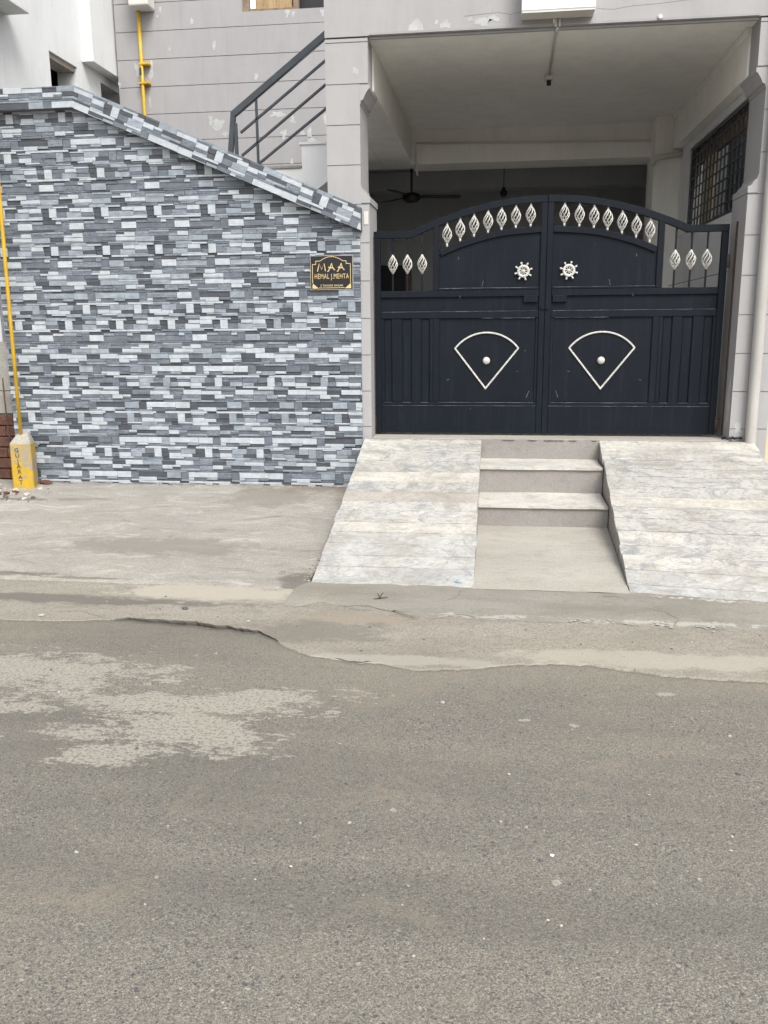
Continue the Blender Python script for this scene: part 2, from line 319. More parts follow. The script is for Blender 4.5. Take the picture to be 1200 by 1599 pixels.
    hgt = t.math('ADD', t.math('MULTIPLY', t.ramp(d1, [(0.1, 1.0), (0.6, 0.0)]), t.math('SUBTRACT', 1.0, mm)), t.math('MULTIPLY', t.ramp(d2, [(0.1, 1.0), (0.6, 0.0)]), 0.45))
    nb = t.bump(hgt, 0.55, 0.004); nb = t.bump(med, 0.2, 0.02, nb)
    return t.done(col, 0.93, nb, spec=0.25)
MAT['asphalt'] = asphalt()
MAT['soil'] = plain('dry_soil', (0.10, 0.08, 0.06), 0.95, 0.4, 9, 0.5)
MAT['plate'] = plain('black_granite_plate', (0.014, 0.014, 0.02), 0.25, 0.3, 90, 0.02)
MAT['gold'] = plain('gold_engraved_paint', (0.62, 0.47, 0.20), 0.5, 0.12, 40)
MAT['lightbox'] = plain('white_acrylic_panel', (0.80, 0.82, 0.82), 0.35, 0.03, 2, 0.0)

# ------------------------------------------------------------------ mesh helpers
class MB:
    def __init__(s): s.v = []; s.f = []; s.mi = []; s.cur = 0
    def add(s, vs, fs):
        n = len(s.v); s.v += [tuple(p) for p in vs]
        for q in fs: s.f.append(tuple(i+n for i in q)); s.mi.append(s.cur)
        return s
    def box(s, x0, x1, y0, y1, z0, z1):
        vs = [(x0, y0, z0), (x1, y0, z0), (x1, y1, z0), (x0, y1, z0), (x0, y0, z1), (x1, y0, z1), (x1, y1, z1), (x0, y1, z1)]
        return s.add(vs, [(0, 3, 2, 1), (4, 5, 6, 7), (0, 1, 5, 4), (1, 2, 6, 5), (2, 3, 7, 6), (3, 0, 4, 7)])
    def prismY(s, poly, y0, y1):                # poly in (x,z)
        n = len(poly); a = sum(poly[i][0]*poly[(i+1) % n][1]-poly[(i+1) % n][0]*poly[i][1] for i in range(n))
        if a < 0: poly = poly[::-1]
        vs = [(x, y0, z) for x, z in poly]+[(x, y1, z) for x, z in poly]
        return s.add(vs, [tuple(range(n)), tuple(range(2*n-1, n-1, -1))]+[(i+n, (i+1) % n+n, (i+1) % n, i) for i in range(n)])
    def prismX(s, poly, x0, x1):                # poly in (y,z)
        n = len(poly); a = sum(poly[i][0]*poly[(i+1) % n][1]-poly[(i+1) % n][0]*poly[i][1] for i in range(n))
        if a < 0: poly = poly[::-1]
        vs = [(x0, y, z) for y, z in poly]+[(x1, y, z) for y, z in poly]
        return s.add(vs, [tuple(range(n-1, -1, -1)), tuple(range(n, 2*n))]+[(i, (i+1) % n, (i+1) % n+n, i+n) for i in range(n)])
    def tube(s, pts, r, seg=8, closed=False, cap=True):
        P = [Vector(p) for p in pts]; n = len(P); R = r if isinstance(r, (list, tuple)) else [r]*n
        base = len(s.v); prev = None
        for i in range(n):
            if closed: d = (P[(i+1) % n]-P[i-1])
            else: d = (P[min(i+1, n-1)]-P[max(i-1, 0)])
            d.normalize()
            if prev is None:
                u = d.orthogonal().normalized()
            else: u = (prev-d*prev.dot(d)).normalized()
            prev = u; v = d.cross(u)
            s.v += [tuple(P[i]+(u*math.cos(2*math.pi*k/seg)+v*math.sin(2*math.pi*k/seg))*R[i]) for k in range(seg)]
        m = n if closed else n-1
        for i in range(m):
            j = (i+1) % n
            for k in range(seg):
                s.f.append((base+i*seg+k, base+i*seg+(k+1) % seg, base+j*seg+(k+1) % seg, base+j*seg+k)); s.mi.append(s.cur)
        if cap and not closed:
            s.f.append(tuple(base+k for k in range(seg-1, -1, -1))); s.mi.append(s.cur)
            s.f.append(tuple(base+(n-1)*seg+k for k in range(seg))); s.mi.append(s.cur)
        return s
    def ball(s, c, r, u=12, v=8, sc=(1, 1, 1)):
        vs = [(c[0], c[1], c[2]+r*sc[2])]; fs = []
        for i in range(1, v):
            th = math.pi*i/v
            for k in range(u):
                ph = 2*math.pi*k/u; vs.append((c[0]+r*sc[0]*math.sin(th)*math.cos(ph), c[1]+r*sc[1]*math.sin(th)*math.sin(ph), c[2]+r*sc[2]*math.cos(th)))
        vs.append((c[0], c[1], c[2]-r*sc[2])); L = len(vs)-1
        for k in range(u): fs.append((0, 1+k, 1+(k+1) % u)); fs.append((L, L-u+(k+1) % u, L-u+k))
        for i in range(v-2):
            for k in range(u): a = 1+i*u; fs.append((a+k, a+u+k, a+u+(k+1) % u, a+(k+1) % u))
        return s.add(vs, fs)
    def sweep(s, pts, wd, y0, y1, side=-1):
        """rectangular bar whose outer edge follows pts (x,z), thickness wd to one side, between depths y0,y1"""
        n = len(pts); inn = []
        for i in range(n):
            a = Vector(pts[max(i-1, 0)]); b = Vector(pts[i]); c = Vector(pts[min(i+1, n-1)])
            d1 = (b-a).normalized() if i > 0 else (c-b).normalized(); d2 = (c-b).normalized() if i < n-1 else d1
            n1 = Vector((-d1.y, d1.x)); n2 = Vector((-d2.y, d2.x)); m = (n1+n2).normalized(); k = wd/max(0.3, m.dot(n1))
            inn.append(b+m*k*side)
        vs = []
        for (x, z), q in zip(pts, inn): vs += [(x, y0, z), (q.x, y0, q.y), (q.x, y1, q.y), (x, y1, z)]
        fs = []
        for i in range(n-1):
            a = 4*i; b = a+4
            fs += [(a, a+1, b+1, b), (a+1, a+2, b+2, b+1), (a+2, a+3, b+3, b+2), (a+3, a, b, b+3)]
        fs += [(0, 3, 2, 1), (4*n-4, 4*n-3, 4*n-2, 4*n-1)]
        return s.add(vs, fs)
    def mesh(s, name, mats, bevel=0.0, smooth=False, seg=1):
        me = bpy.data.meshes.new(name); me.from_pydata(s.v, [], s.f)
        ms = mats if isinstance(mats, (list, tuple)) else [mats]
        for m in ms: me.materials.append(MAT[m] if isinstance(m, str) else m)
        if len(ms) > 1: me.polygons.foreach_set('material_index', s.mi)
        bm = bmesh.new(); bm.from_mesh(me); bmesh.ops.recalc_face_normals(bm, faces=bm.faces)
        if bevel: bmesh.ops.bevel(bm, geom=[e for e in bm.edges if len(e.link_faces) == 2 and e.calc_face_angle(0) > 0.5], offset=bevel, segments=seg, affect='EDGES', profile=0.6, clamp_overlap=True)
        if smooth:
            for f in bm.faces: f.smooth = True
        bm.to_mesh(me); bm.free(); return me
    def build(s, name, mats, parent=None, loc=(0, 0, 0), rot=None, **kw):
        return link(name, s.mesh(name, mats, **kw), parent, loc, rot)
def link(name, me, parent=None, loc=(0, 0, 0), rot=None):
    o = bpy.data.objects.new(name, me); COL.objects.link(o); o.location = loc
    if rot: o.rotation_euler = rot
    if parent is not None: o.parent = parent
    return o
def thing(name, label, cat, loc=(0, 0, 0), group=None, rot=None):
    o = bpy.data.objects.new(name, None); COL.objects.link(o); o.location = loc; o.empty_display_size = 0.1
    if rot: o.rotation_euler = rot
    return tag(o, label, cat, group)
def tag(o, label, cat, group=None):
    o['label'] = label; o['category'] = cat
    if group: o['group'] = group
    return o
def kind(o, k): o['kind'] = k; return o
def rough_grid(mb, jitter, seed):
    for i, p in enumerate(mb.v):
        q = Vector(p)*9+Vector((seed, seed*2, 0)); d = noise.noise_vector(q); mb.v[i] = (p[0]+d.x*jitter, p[1]+d.y*jitter, p[2]+d.z*jitter)
    return mb
def rock(r, seed, sc=(1, 1, 0.7)):
    bm = bmesh.new(); bmesh.ops.create_icosphere(bm, subdivisions=2, radius=r)
    for v in bm.verts:
        d = noise.noise(v.co/r*0.9+Vector((seed*3.1, seed*1.7, seed)))
        v.co *= 1+0.55*d; v.co.x *= sc[0]; v.co.y *= sc[1]; v.co.z *= sc[2]
        v.co += noise.noise_vector(v.co/r*2.3+Vector((seed, 0, 0)))*r*0.12
    me = bpy.data.meshes.new('rock'); bm.to_mesh(me); bm.free(); return me

# ================================================================== THE GROUND
kind(MB().add([(-60, -60, -0.07), (60, -60, -0.07), (60, 60, -0.07), (-60, 60, -0.07)], [(0, 1, 2, 3)]).build('ground', 'soil'), 'structure')
EDGE_PX = [(-700, 958), (-200, 960), (0, 966), (100, 968), (180, 966), (250, 971), (300, 974), (350, 983), (400, 988), (430, 998), (455, 1012), (490, 1024), (540, 1031), (600, 1037), (680, 1046), (760, 1040), (840, 1034), (920, 1037), (1000, 1048), (1100, 1058), (1200, 1063), (1400, 1072), (2200, 1085)]
EDGE = [(lambda p: (p.x, p.y))(atZ(x, y, 0.01)) for x, y in EDGE_PX]
def interp(tab, x):
    if x <= tab[0][0]: return tab[0][1]
    for (a, b), (c, d) in zip(tab, tab[1:]):
        if x <= c: return b+(d-b)*(x-a)/(c-a)
    return tab[-1][1]
def edgeY(x): return interp(EDGE, x) + 0.03*noise.noise(Vector((x*7, 3, 0))) + 0.014*noise.noise(Vector((x*31, 7, 0))) + 0.006*noise.noise(Vector((x*80, 2, 0)))
xa, xb = atZ(185, 966, 0).x, atZ(440, 1000, 0).x
def crack(x):                                   # gap between the lane and the concrete
    if x < xa or x > xb: return -0.02
    u = (x-xa)/(xb-xa); return 0.026*max(0, math.sin(math.pi*u))**0.6*(0.65+0.7*noise.noise(Vector((x*13, 0, 5)))+0.6*noise.noise(Vector((x*47, 0, 5))))+0.003
def zroad(x, y): return 0.006*noise.noise(Vector((x*0.9, y*0.9, 2)))+0.004*noise.noise(Vector((x*4, y*4, 9)))
XS = [-9+0.5*i for i in range(11)]+[-3.99+0.02*i for i in range(int((3.0+4.0)/0.02))]+[3.1+0.6*i for i in range(11)]
mb = MB(); rows = [-14, -8, -4, -1, 0]+[0.4+0.12*i for i in range(24)]
nr = len(rows)+4
for x in XS:
    ye = edgeY(x)
    ys = [min(r, ye-0.35) for r in rows]+[ye-0.3, ye-0.15, ye-0.05, ye]
    for k, y in enumerate(ys):
        rise = max(0, 1-(ye-y)/0.35)
        z = zroad(x, y)+0.010*rise**1.5
        mb.v.append((x, y, z))
for i in range(len(XS)-1):
    for k in range(nr-1): a = i*nr+k; mb.f.append((a, a+nr, a+nr+1, a+1)); mb.mi.append(0)
n0 = len(mb.v)
for i, x in enumerate(XS): p = mb.v[i*nr+nr-1]; mb.v.append((p[0], p[1]+0.004, -0.06))
for i in range(len(XS)-1): mb.f.append((i*nr+nr-1, (i+1)*nr+nr-1, n0+i+1, n0+i)); mb.mi.append(0)
ro = kind(mb.build('road', 'asphalt', smooth=True), 'structure')
at = ro.data.attributes.new('edge_sand', 'FLOAT', 'POINT')
for i_, v_ in enumerate(ro.data.vertices):
    at.data[i_].value = max(0.0, 1-(edgeY(v_.co.x)-v_.co.y)/0.55)

YB = 4.86                                        # back edge of the concrete strip = foot of the ramps
def zapron(x, y):                                # gentle fall from the wall foot to the strip
    u = max(0, min(1, (y-4.78)/(7.13-4.78)))
    return 0.028+0.165*u**1.05+0.006*noise.noise(Vector((x*1.1, y*1.1, 4)))+0.0025*noise.noise(Vector((x*6, y*6, 1)))
def zstrip(x, y):
    ye = edgeY(x)+crack(x); u = max(0, min(1, (y-ye)/max(0.1, (YB-ye))))
    lip = 0.0135+(0.006*math.sin(math.pi*(x-xa)/(xb-xa))*max(0, 1-u*3) if xa < x < xb else 0.0)
    return lip+0.008*u+0.004*noise.noise(Vector((x*2.1, y*2.1, 7)))*min(1, u*4)+0.003*noise.noise(Vector((x*9, y*9, 7)))*min(1, u*4)
mb = MB(); K = 26
for x in XS:
    y0 = edgeY(x)+crack(x)
    for k in range(K):
        u = (k/(K-1))**1.3; y = y0+(YB+0.05-y0)*u
        mb.v.append((x, y, zstrip(x, y)))
for i in range(len(XS)-1):
    for k in range(K-1): a = i*K+k; mb.f.append((a, a+K, a+K+1, a+1)); mb.mi.append(0)
n0 = len(mb.v)
for i, x in enumerate(XS): p = mb.v[i*K]; mb.v.append((p[0], p[1]+(0.09 if xa < x < xb else -0.002), -0.06 if xa < x < xb else 0.0))
for i in range(len(XS)-1): mb.f.append((i*K, n0+i, n0+i+1, (i+1)*K)); mb.mi.append(0)
kind(mb.build('concrete_strip', 'strip', smooth=True), 'structure')

# concrete apron in front of the tiled wall
def apron_front(x): return 4.79+0.02*noise.noise(Vector((x*2, 0, 0)))+0.01*noise.noise(Vector((x*13, 5, 0)))-0.03*max(0, x+1.6)
mb = MB(); AX = [-9, -8, -7, -6, -5]+[-4.5+0.05*i for i in range(69)]; AX = [x for x in AX if x < -1.09]+[-1.082]; K = 50
for x in AX:
    for k in range(K):
        y0 = apron_front(x); y = y0+(7.30-y0)*k/(K-1); gap = (0.012+0.022*noise.noise(Vector((0, y*9, 3)))*1.0 if x == AX[-1] and y < 5.75 else 0.0); mb.v.append((x-max(0, gap), y, zapron(x, y)))
for i in range(len(AX)-1):
    for k in range(K-1): a = i*K+k; mb.f.append((a, a+K, a+K+1, a+1)); mb.mi.append(0)
n0 = len(mb.v)
for i, x in enumerate(AX): p = mb.v[i*K]; mb.v.append((p[0], p[1]-0.012, 0.0))
for i in range(len(AX)-1): mb.f.append((i*K, n0+i, n0+i+1, (i+1)*K)); mb.mi.append(0)
kind(mb.build('concrete_apron', 'apron', smooth=True), 'structure')
# ground to the right of the ramp and out to the sides
mb = MB(); AX = [2.04, 2.3, 2.8, 3.5, 5, 9]
for x in AX:
    for k in range(12): y = 4.80+(9.5-4.80)*k/11; mb.v.append((x, y, 0.03+0.10*(y-4.8)/2.4+0.004*noise.noise(Vector((x*3, y*3, 0)))))
for i in range(len(AX)-1):
    for k in range(11): a = i*12+k; mb.f.append((a, a+12, a+13, a+1)); mb.mi.append(0)
kind(mb.build('pavement', 'apron', smooth=True), 'structure')

# mortar skimmed along the foot of the ramps
SK_T = [(-1.17, 4.72), (-1.08, 4.90), (0.79, 4.90), (2.03, 4.74), (2.4, 4.72)]
SK_B = [(lambda p: (p.x, p.y))(atZ(x, y, 0.03)) for x, y in [(462, 944), (500, 938), (560, 950), (620, 952), (660, 963), (720, 958), (790, 966), (860, 970), (930, 966), (990, 972), (1080, 976), (1140, 982), (1200, 980), (1400, 990)]]
mb = MB(); n = 0; K = 10; xs = [-1.15+0.025*i for i in range(140)]
for x in xs:
    yb = interp(SK_B, x)+0.03*noise.noise(Vector((x*9, 1, 3)))+0.012*noise.noise(Vector((x*40, 1, 3))); yt = interp(SK_T, x)
    for k in range(K):
        u = k/(K-1); y = yb+(yt-yb)*u; mb.v.append((x, y, zstrip(x, y)+0.001+0.012*min(1, u*5)**0.7+0.003*noise.noise(Vector((x*5, y*12, 0)))))
for i in range(len(xs)-1):
    for k in range(K-1): a = i*K+k; mb.f.append((a, a+K, a+K+1, a+1)); mb.mi.append(0)
kind(mb.build('mortar_skim', 'skim', smooth=True), 'structure')

skm = bpy.data.objects['mortar_skim']
def ground_crack(pts, wd, par, zf, seed):
    P = []
    for (x0, y0), (x1, y1) in zip(pts, pts[1:]):
        a, b = atZ(x0, y0, 0.03), atZ(x1, y1, 0.03)
        for k in range(8):
            q = a.lerp(b, k/8); n_ = noise.noise_vector(q*22+Vector((seed, 0, 0)))*0.012; P.append(Vector((q.x+n_.x, q.y+n_.y, 0)))
    m = MB(); vs = []
    for i, p in enumerate(P):
        d = (P[min(i+1, len(P)-1)]-P[max(i-1, 0)]).normalized(); n_ = Vector((-d.y, d.x, 0)); w_ = wd*(0.35+0.9*abs(noise.noise(p*30+Vector((0, seed, 0)))))*math.sin(math.pi*(i+0.5)/len(P))**0.5
        for s_ in (-1, 1): q = p+n_*w_*s_; vs.append((q.x, q.y, zf(q.x, q.y)+0.0012))
    m.add(vs, [(2*i, 2*i+1, 2*i+3, 2*i+2) for i in range(len(P)-1)]); return m.build('crack', 'soil', par)
from mathutils.bvhtree import BVHTree
def surf(ob):
    bv = BVHTree.FromPolygons([v.co for v in ob.data.vertices], [p.vertices for p in ob.data.polygons])
    def f(x, y):
        h = bv.ray_cast(Vector((x, y, 2)), Vector((0, 0, -1))); return h[0].z if h[0] else 0.03
    return f
zs = surf(skm); zst = surf(bpy.data.objects['concrete_strip']); zmax = lambda x, y: max(zs(x, y), zst(x, y))
ground_crack([(530, 944), (575, 946), (612, 952), (640, 962), (660, 966)], 0.006, skm, zmax, 1)
ground_crack([(722, 922), (716, 932), (700, 938), (676, 941)], 0.003, skm, zmax, 2)
ground_crack([(1000, 948), (1040, 956), (1060, 968), (1050, 978)], 0.003, skm, zmax, 3)
ground_crack([(940, 932), (962, 933), (984, 936)], 0.004, skm, zmax, 4)
zap = surf(bpy.data.objects['concrete_apron'])
ground_crack([(0, 893), (40, 896), (75, 902)], 0.004, bpy.data.objects['concrete_apron'], zap, 5)
ground_crack([(90, 950), (130, 951), (180, 966)], 0.004, bpy.data.objects['concrete_strip'], zst, 6)

# ================================================================== RAMPS AND STEPS
ZTOP, YTOP, ZF, YF = 0.612, 7.10, 0.030, 4.86
def zramp(y): return ZF+(ZTOP-ZF)*(y-YF)/(YTOP-YF)
SL = math.atan2(ZTOP-ZF, YTOP-YF)
TINT = {'g': (.425, .416, .39, .85), 'w': (.465, .452, .42, .75), 'c': (.50, .478, .43, .4), 'p': (.385, .355, .31, .5), 'b': (.415, .412, .395, .6)}
def ramp(label, xl0, xl1, xr0, xr1, bounds, seed, sidemat, tints, skew=0.0):
    """xl0/xr0 at the foot, xl1/xr1 at the top"""
    r = thing('marble_ramp', label, 'ramp', ((xl0+xr0)/2, YF, 0)); ox, oy = (xl0+xr0)/2, YF
    mb = MB(); d = 0.030
    vs = [(xl0-ox, 0.02, 0), (xr0-ox, 0.02, 0), (xr0-ox, 0.02, ZF-d+0.012), (xl0-ox, 0.02, ZF-d+0.012), (xl1-ox, YTOP-oy, 0), (xr1-ox, YTOP-oy, 0), (xr1-ox, YTOP-oy, ZTOP-d), (xl1-ox, YTOP-oy, ZTOP-d)]
    vs = [(x, y-(skew if (x > 0 and y < 1) else 0), z) for x, y, z in vs]
    mb.add(vs, [(0, 1, 2, 3), (5, 4, 7, 6), (3, 2, 6, 7), (4, 0, 3, 7), (1, 5, 6, 2), (0, 4, 5, 1)])
    mb.build('base', sidemat, r)
    rnd = random.Random(seed)
    for si, (a, b) in enumerate(zip(bounds, bounds[1:])):         # fractions from top (0) to foot (1)
        y1 = YTOP+(YF-YTOP)*a; y0 = YTOP+(YF-YTOP)*b
        fr = lambda y: (y-YF)/(YTOP-YF)
        jl = rnd.uniform(-0.007, 0.006); jr = rnd.uniform(-0.006, 0.006)
        L0 = xl0+(xl1-xl0)*fr(y0)+jl; L1 = xl0+(xl1-xl0)*fr(y1)+jl; R0 = xr0+(xr1-xr0)*fr(y0)+jr; R1 = xr0+(xr1-xr0)*fr(y1)+jr
        lip = rnd.choice([0.001, 0.002, 0.003, 0.004, 0.007]); tilt = rnd.uniform(-0.003, 0.003)
        y1 -= 0.0022; m = MB()
        z0, z1 = zramp(y0), zramp(y1); t_ = 0.030
        cx, cy, cz = (L0+R0)/2, (y0+y1)/2, (z0+z1)/2
        nx = 14; top = []; bot = []
        vs = []
        for i in range(nx+1):
            u = i/nx
            for (yy, zz, La, Ra, lp) in ((y0, z0, L0, R0, lip), (y1, z1, L1, R1, 0.0)):
                x = La+(Ra-La)*u; wob = 0.0012*noise.noise(Vector((x*6, yy*3, seed)))
                wy = 0.003*noise.noise(Vector((x*9, yy*7, seed+3))) if yy == y0 else 0
                wy -= skew*u*(YTOP-yy)/(YTOP-YF)
                vs += [(x-cx, yy-cy+wy, zz-cz+lp+tilt*(u-0.5)+wob), (x-cx, yy-cy+wy, zz-cz-t_)]
        fs = []
        for i in range(nx):
            p = i*4; q = p+4
            fs += [(p, q, q+2, p+2), (p+1, p+3, q+3, q+1), (p, p+1, q+1, q), (p+2, q+2, q+3, p+3)]
        fs += [(0, 2, 3, 1), (nx*4, nx*4+1, nx*4+3, nx*4+2)]
        m.add(vs, fs); m.build('marble_strip', 'marble', r, (cx-ox, cy-oy, cz)).color = TINT[tints[si]]
    return r
def frac_of(ypx, xpx):                           # where a joint seen at a pixel cuts the ramp plane
    lo, hi = YF, YTOP
    d = _ray(xpx, ypx); k = (ZTOP-ZF)/(YTOP-YF)
    tt = (ZF-k*YF-EYE)/(d.z-k*d.y); return 1-((d*tt).y-YF)/(YTOP-YF)
bl = [0]+[max(0.01, min(.985, frac_of(660+y/3.43, 620))) for y in (150, 206, 262, 320, 371, 420, 472, 535, 592, 650, 716, 778)]+[1]
br = [0]+[max(0.01, min(.985, frac_of(640+y/4, 1060))) for y in (250, 318, 370, 420, 480, 545, 610, 680, 760, 850, 910, 1005, 1095)]+[1]
ramp('white marble ramp of long strips beside the grey tiled wall', -1.078, -1.075, -0.106, -0.108, bl, 3, 'plaster', 'wwgcgpwwcbbbb')
ramp('white marble ramp of long strips beside the pillar with the drain pipe', 0.787, 0.845, 2.03, 2.03, br, 8, 'pitted', 'cwggggcggwgwbb', 0.17)

st = thing('entry_steps', 'low plastered entry steps with marble treads set between the two ramps', 'steps', (0.36, 6.1, 0.0))
WX0, WX1 = -0.112, 0.838
def bar(x0, x1, y0, y1, z0, z1, n=16, j=0.003, sd=0, nz=3):
    """a slab split along x so its edges can wander a little"""
    m = MB(); vs = []; fs = []
    for i in range(n+1):
        x = x0+(x1-x0)*i/n
        for (y, z) in ((y0, z0), (y0, z1), (y1, z1), (y1, z0)):
            q = Vector((x*11+sd, y*5, z*5)); vs.append((x, y+j*noise.noise(q), z+j*noise.noise(q+Vector((9, 3, 1)))))
    for i in range(n):
        a = 4*i; b = a+4; fs += [(a, b, b+1, a+1), (a+1, b+1, b+2, a+2), (a+2, b+2, b+3, a+3), (a+3, b+3, b, a)]
    fs += [(0, 1, 2, 3), (4*n+3, 4*n+2, 4*n+1, 4*n)]
    return m.add(vs, fs)
def child(m, name, mat, par, **kw):
    lx, ly, lz = par.location; m.v = [(x-lx, y-ly, z-lz) for x, y, z in m.v]; return m.build(name, mat, par, **kw)
child(bar(WX0, WX1+0.004, 7.085, 7.11, 0.0, 0.618, 20, 0.004, 1), 'riser', 'plaster', st)
child(bar(WX0, WX1-0.012, 6.655, 7.084, 0.10, 0.440, 20, 0.003, 2), 'riser', 'plaster', st)
child(bar(WX0+0.004, WX1-0.014, 6.640, 7.083, 0.4425, 0.460, 20, 0.003, 5), 'tread', 'marble', st).color = (.53, .512, .47, .2)
child(bar(WX0, WX1-0.024, 6.155, 6.654, 0.0, 0.243, 20, 0.003, 3), 'riser', 'plaster', st)
child(bar(WX0+0.004, WX1-0.025, 6.140, 6.653, 0.2455, 0.263, 20, 0.003, 6), 'tread', 'marble', st).color = (.53, .512, .47, .2)
mb = MB(); K = 14
for i in range(21):
    for k in range(K):
        y = 4.84+(6.165-4.84)*k/(K-1); xr = 0.783+(0.838-0.783)*(y-4.84)/2.24; x = WX0+(xr-WX0)*i/20
        mb.v.append((x, y, 0.036+0.074*(k/(K-1))+0.003*noise.noise(Vector((x*4, y*4, 3)))))
for i in range(20):
    for k in range(K-1): a = i*K+k; mb.f.append((a, a+K, a+K+1, a+1)); mb.mi.append(0)
child(mb, 'landing', 'landing', st, smooth=True)
# broken edge of the top riser
for (x, wd) in [(0.06, 0.10), (0.27, 0.07), (0.40, 0.16), (0.60, 0.06), (0.78, 0.04)]:
    top = [(x+wd*i/8, 0.6125+0.002*noise.noise(Vector((x*9+i, 1, 0)))) for i in range(9)]; low = [(x+wd*i/8, 0.6105-0.007*abs(noise.noise(Vector((x*7+i*0.9, 5, 0))))*math.sin(math.pi*i/8)) for i in range(8, -1, -1)]
    child(MB().prismY(top+low, 7.0795, 7.086), 'chipped_edge', 'rust', st)

# ================================================================== TILED BOUNDARY WALL
TW, TH = 0.457, 0.305
TA = [(0,122,0,12,'M'),(0,122,12,42,'D'),(122,283,0,42,'L'),(283,457,0,11,'L'),(283,457,11,42,'W'),
 (0,92,42,76,'W'),(92,165,42,60,'W'),(165,338,42,72,'D'),(338,457,42,90,'T'),(92,165,60,76,'M'),(165,338,72,90,'L'),(0,165,76,90,'M'),
 (0,250,90,105,'T'),(250,457,90,105,'D'),(0,70,105,170,'M'),(70,330,105,150,'W'),(330,457,105,158,'W'),
 (70,118,150,170,'W'),(118,235,150,184,'M'),(235,330,150,172,'L'),(235,330,172,184,'D'),(330,457,158,184,'D'),(0,118,170,184,'L'),
 (0,150,184,202,'W'),(150,232,184,202,'D'),(232,457,184,202,'W'),(0,130,202,248,'L'),(130,215,202,248,'M'),(215,280,202,277,'W'),
 (280,340,202,240,'D'),(340,457,202,212,'W'),(340,457,212,240,'M'),(0,100,248,277,'W'),(100,215,248,277,'D'),(280,350,240,277,'T'),(350,457,240,277,'W'),
 (0,60,277,305,'D'),(60,190,277,290,'W'),(60,190,290,305,'M'),(190,330,277,305,'L'),(330,457,277,292,'M'),(330,457,292,305,'L')]
swap = {15: 'D', 16: 'L', 18: 'W', 26: 'M', 7: 'M', 2: 'W', 13: 'L', 28: 'L', 39: 'W'}
TB = [(a, b, c, d, swap.get(i, t_)) for i, (a, b, c, d, t_) in enumerate(TA)]
TC = [(457-b, 457-a, 305-d, 305-c, {8: 'T', 15: 'M', 34: 'D', 7: 'T'}.get(i, t_)) for i, (a, b, c, d, t_) in enumerate(TA)]
VAR = [TA, TB, TC]
SHIFT = {0: 0, 42: 171, 90: 60, 105: 233, 184: 96, 202: 318, 277: 140}
def band_shift(c, vi):
    v = c if vi < 2 else None
    return v
def shifted(V, rot):
    out = []
    for (a, b, c, d, t_) in V:
        top = c if not rot else 305-d
        k = max(q for q in SHIFT if q <= top); out.append(SHIFT[k])
    return out
SH = [shifted(TA, False), shifted(TB, False), shifted(TC, True)]
rs = random.Random(5)
DEP = {(k, i): {'W': .011, 'L': .009, 'M': .006, 'D': .004, 'T': .006}[s_[4]]+rs.uniform(0, .006) for k, V in enumerate(VAR) for i, s_ in enumerate(V)}
def clip(poly, a, b, c):                         # keep a*x+b*z<=c
    out = []
    for i in range(len(poly)):
        p, q = poly[i], poly[(i+1) % len(poly)]; dp = a*p[0]+b*p[1]-c; dq = a*q[0]+b*q[1]-c
        if dp <= 0: out.append(p)
        if dp*dq < 0: k = dp/(dp-dq); out.append((p[0]+(q[0]-p[0])*k, p[1]+(q[1]-p[1])*k))
    return out
def parea(p): return abs(sum(p[i][0]*p[(i+1) % len(p)][1]-p[(i+1) % len(p)][0]*p[i][1] for i in range(len(p))))/2
def stone(mb, poly, dep, bev=0.0022):
    """convex polygon (x,z) at y=0 raised to y=-dep with a small arris"""
    n = len(poly); a = sum(poly[i][0]*poly[(i+1) % n][1]-poly[(i+1) % n][0]*poly[i][1] for i in range(n))
    if a < 0: poly = poly[::-1]
    cx = sum(p[0] for p in poly)/n; cz = sum(p[1] for p in poly)/n
    mn = min(min(abs(p[0]-cx) for p in poly), min(abs(p[1]-cz) for p in poly)); bv = min(bev, 0.35*max(mn, 0.001))
    ins = []
    for x, z in poly:
        dx, dz = cx-x, cz-z; ins.append((x+math.copysign(min(bv, abs(dx)*.5), dx), z+math.copysign(min(bv, abs(dz)*.5), dz)))
    vs = [(x, 0, z) for x, z in poly]+[(x, -dep+bv, z) for x, z in poly]+[(x, -dep, z) for x, z in ins]
    fs = [(i, (i+1) % n, (i+1) % n+n, i+n) for i in range(n)]+[(i+n, (i+1) % n+n, (i+1) % n+2*n, i+2*n) for i in range(n)]+[tuple(range(2*n, 3*n))]
    mb.add(vs, fs)
WALLY = 7.145                                    # plane the tiles are bedded on
WXL, WXR, WZ0 = -4.225, -1.103, 0.16
PK = (-3.40, 1.55+1.80); END = (-1.085, 1.55+0.815)   # centre line of the coping
sn = Vector((END[1]-PK[1], -(END[0]-PK[0])));  sn.normalize()          # pointing up?
if sn.y < 0: sn = -sn
sc_ = sn.x*PK[0]+sn.y*PK[1]
bw = thing('boundary_wall', 'sloping compound wall clad in grey and white stacked stone tiles', 'wall', (-2.65, WALLY, 0.15)); BO = Vector(bw.location)
mb = MB(); mb.prismY([(WXL, 0.0), (WXR, 0.0), (WXR, END[1]), (PK[0], PK[1]), (WXL, PK[1])], WALLY, WALLY+0.23); child(mb, 'core', 'grout', bw)
TONES = ['W', 'L', 'M', 'D', 'T']
small = MB(); cache = {}; cand = []
rv = random.Random(11)
ncol = int((WXR-WXL)/TW)+2; nrow = 12
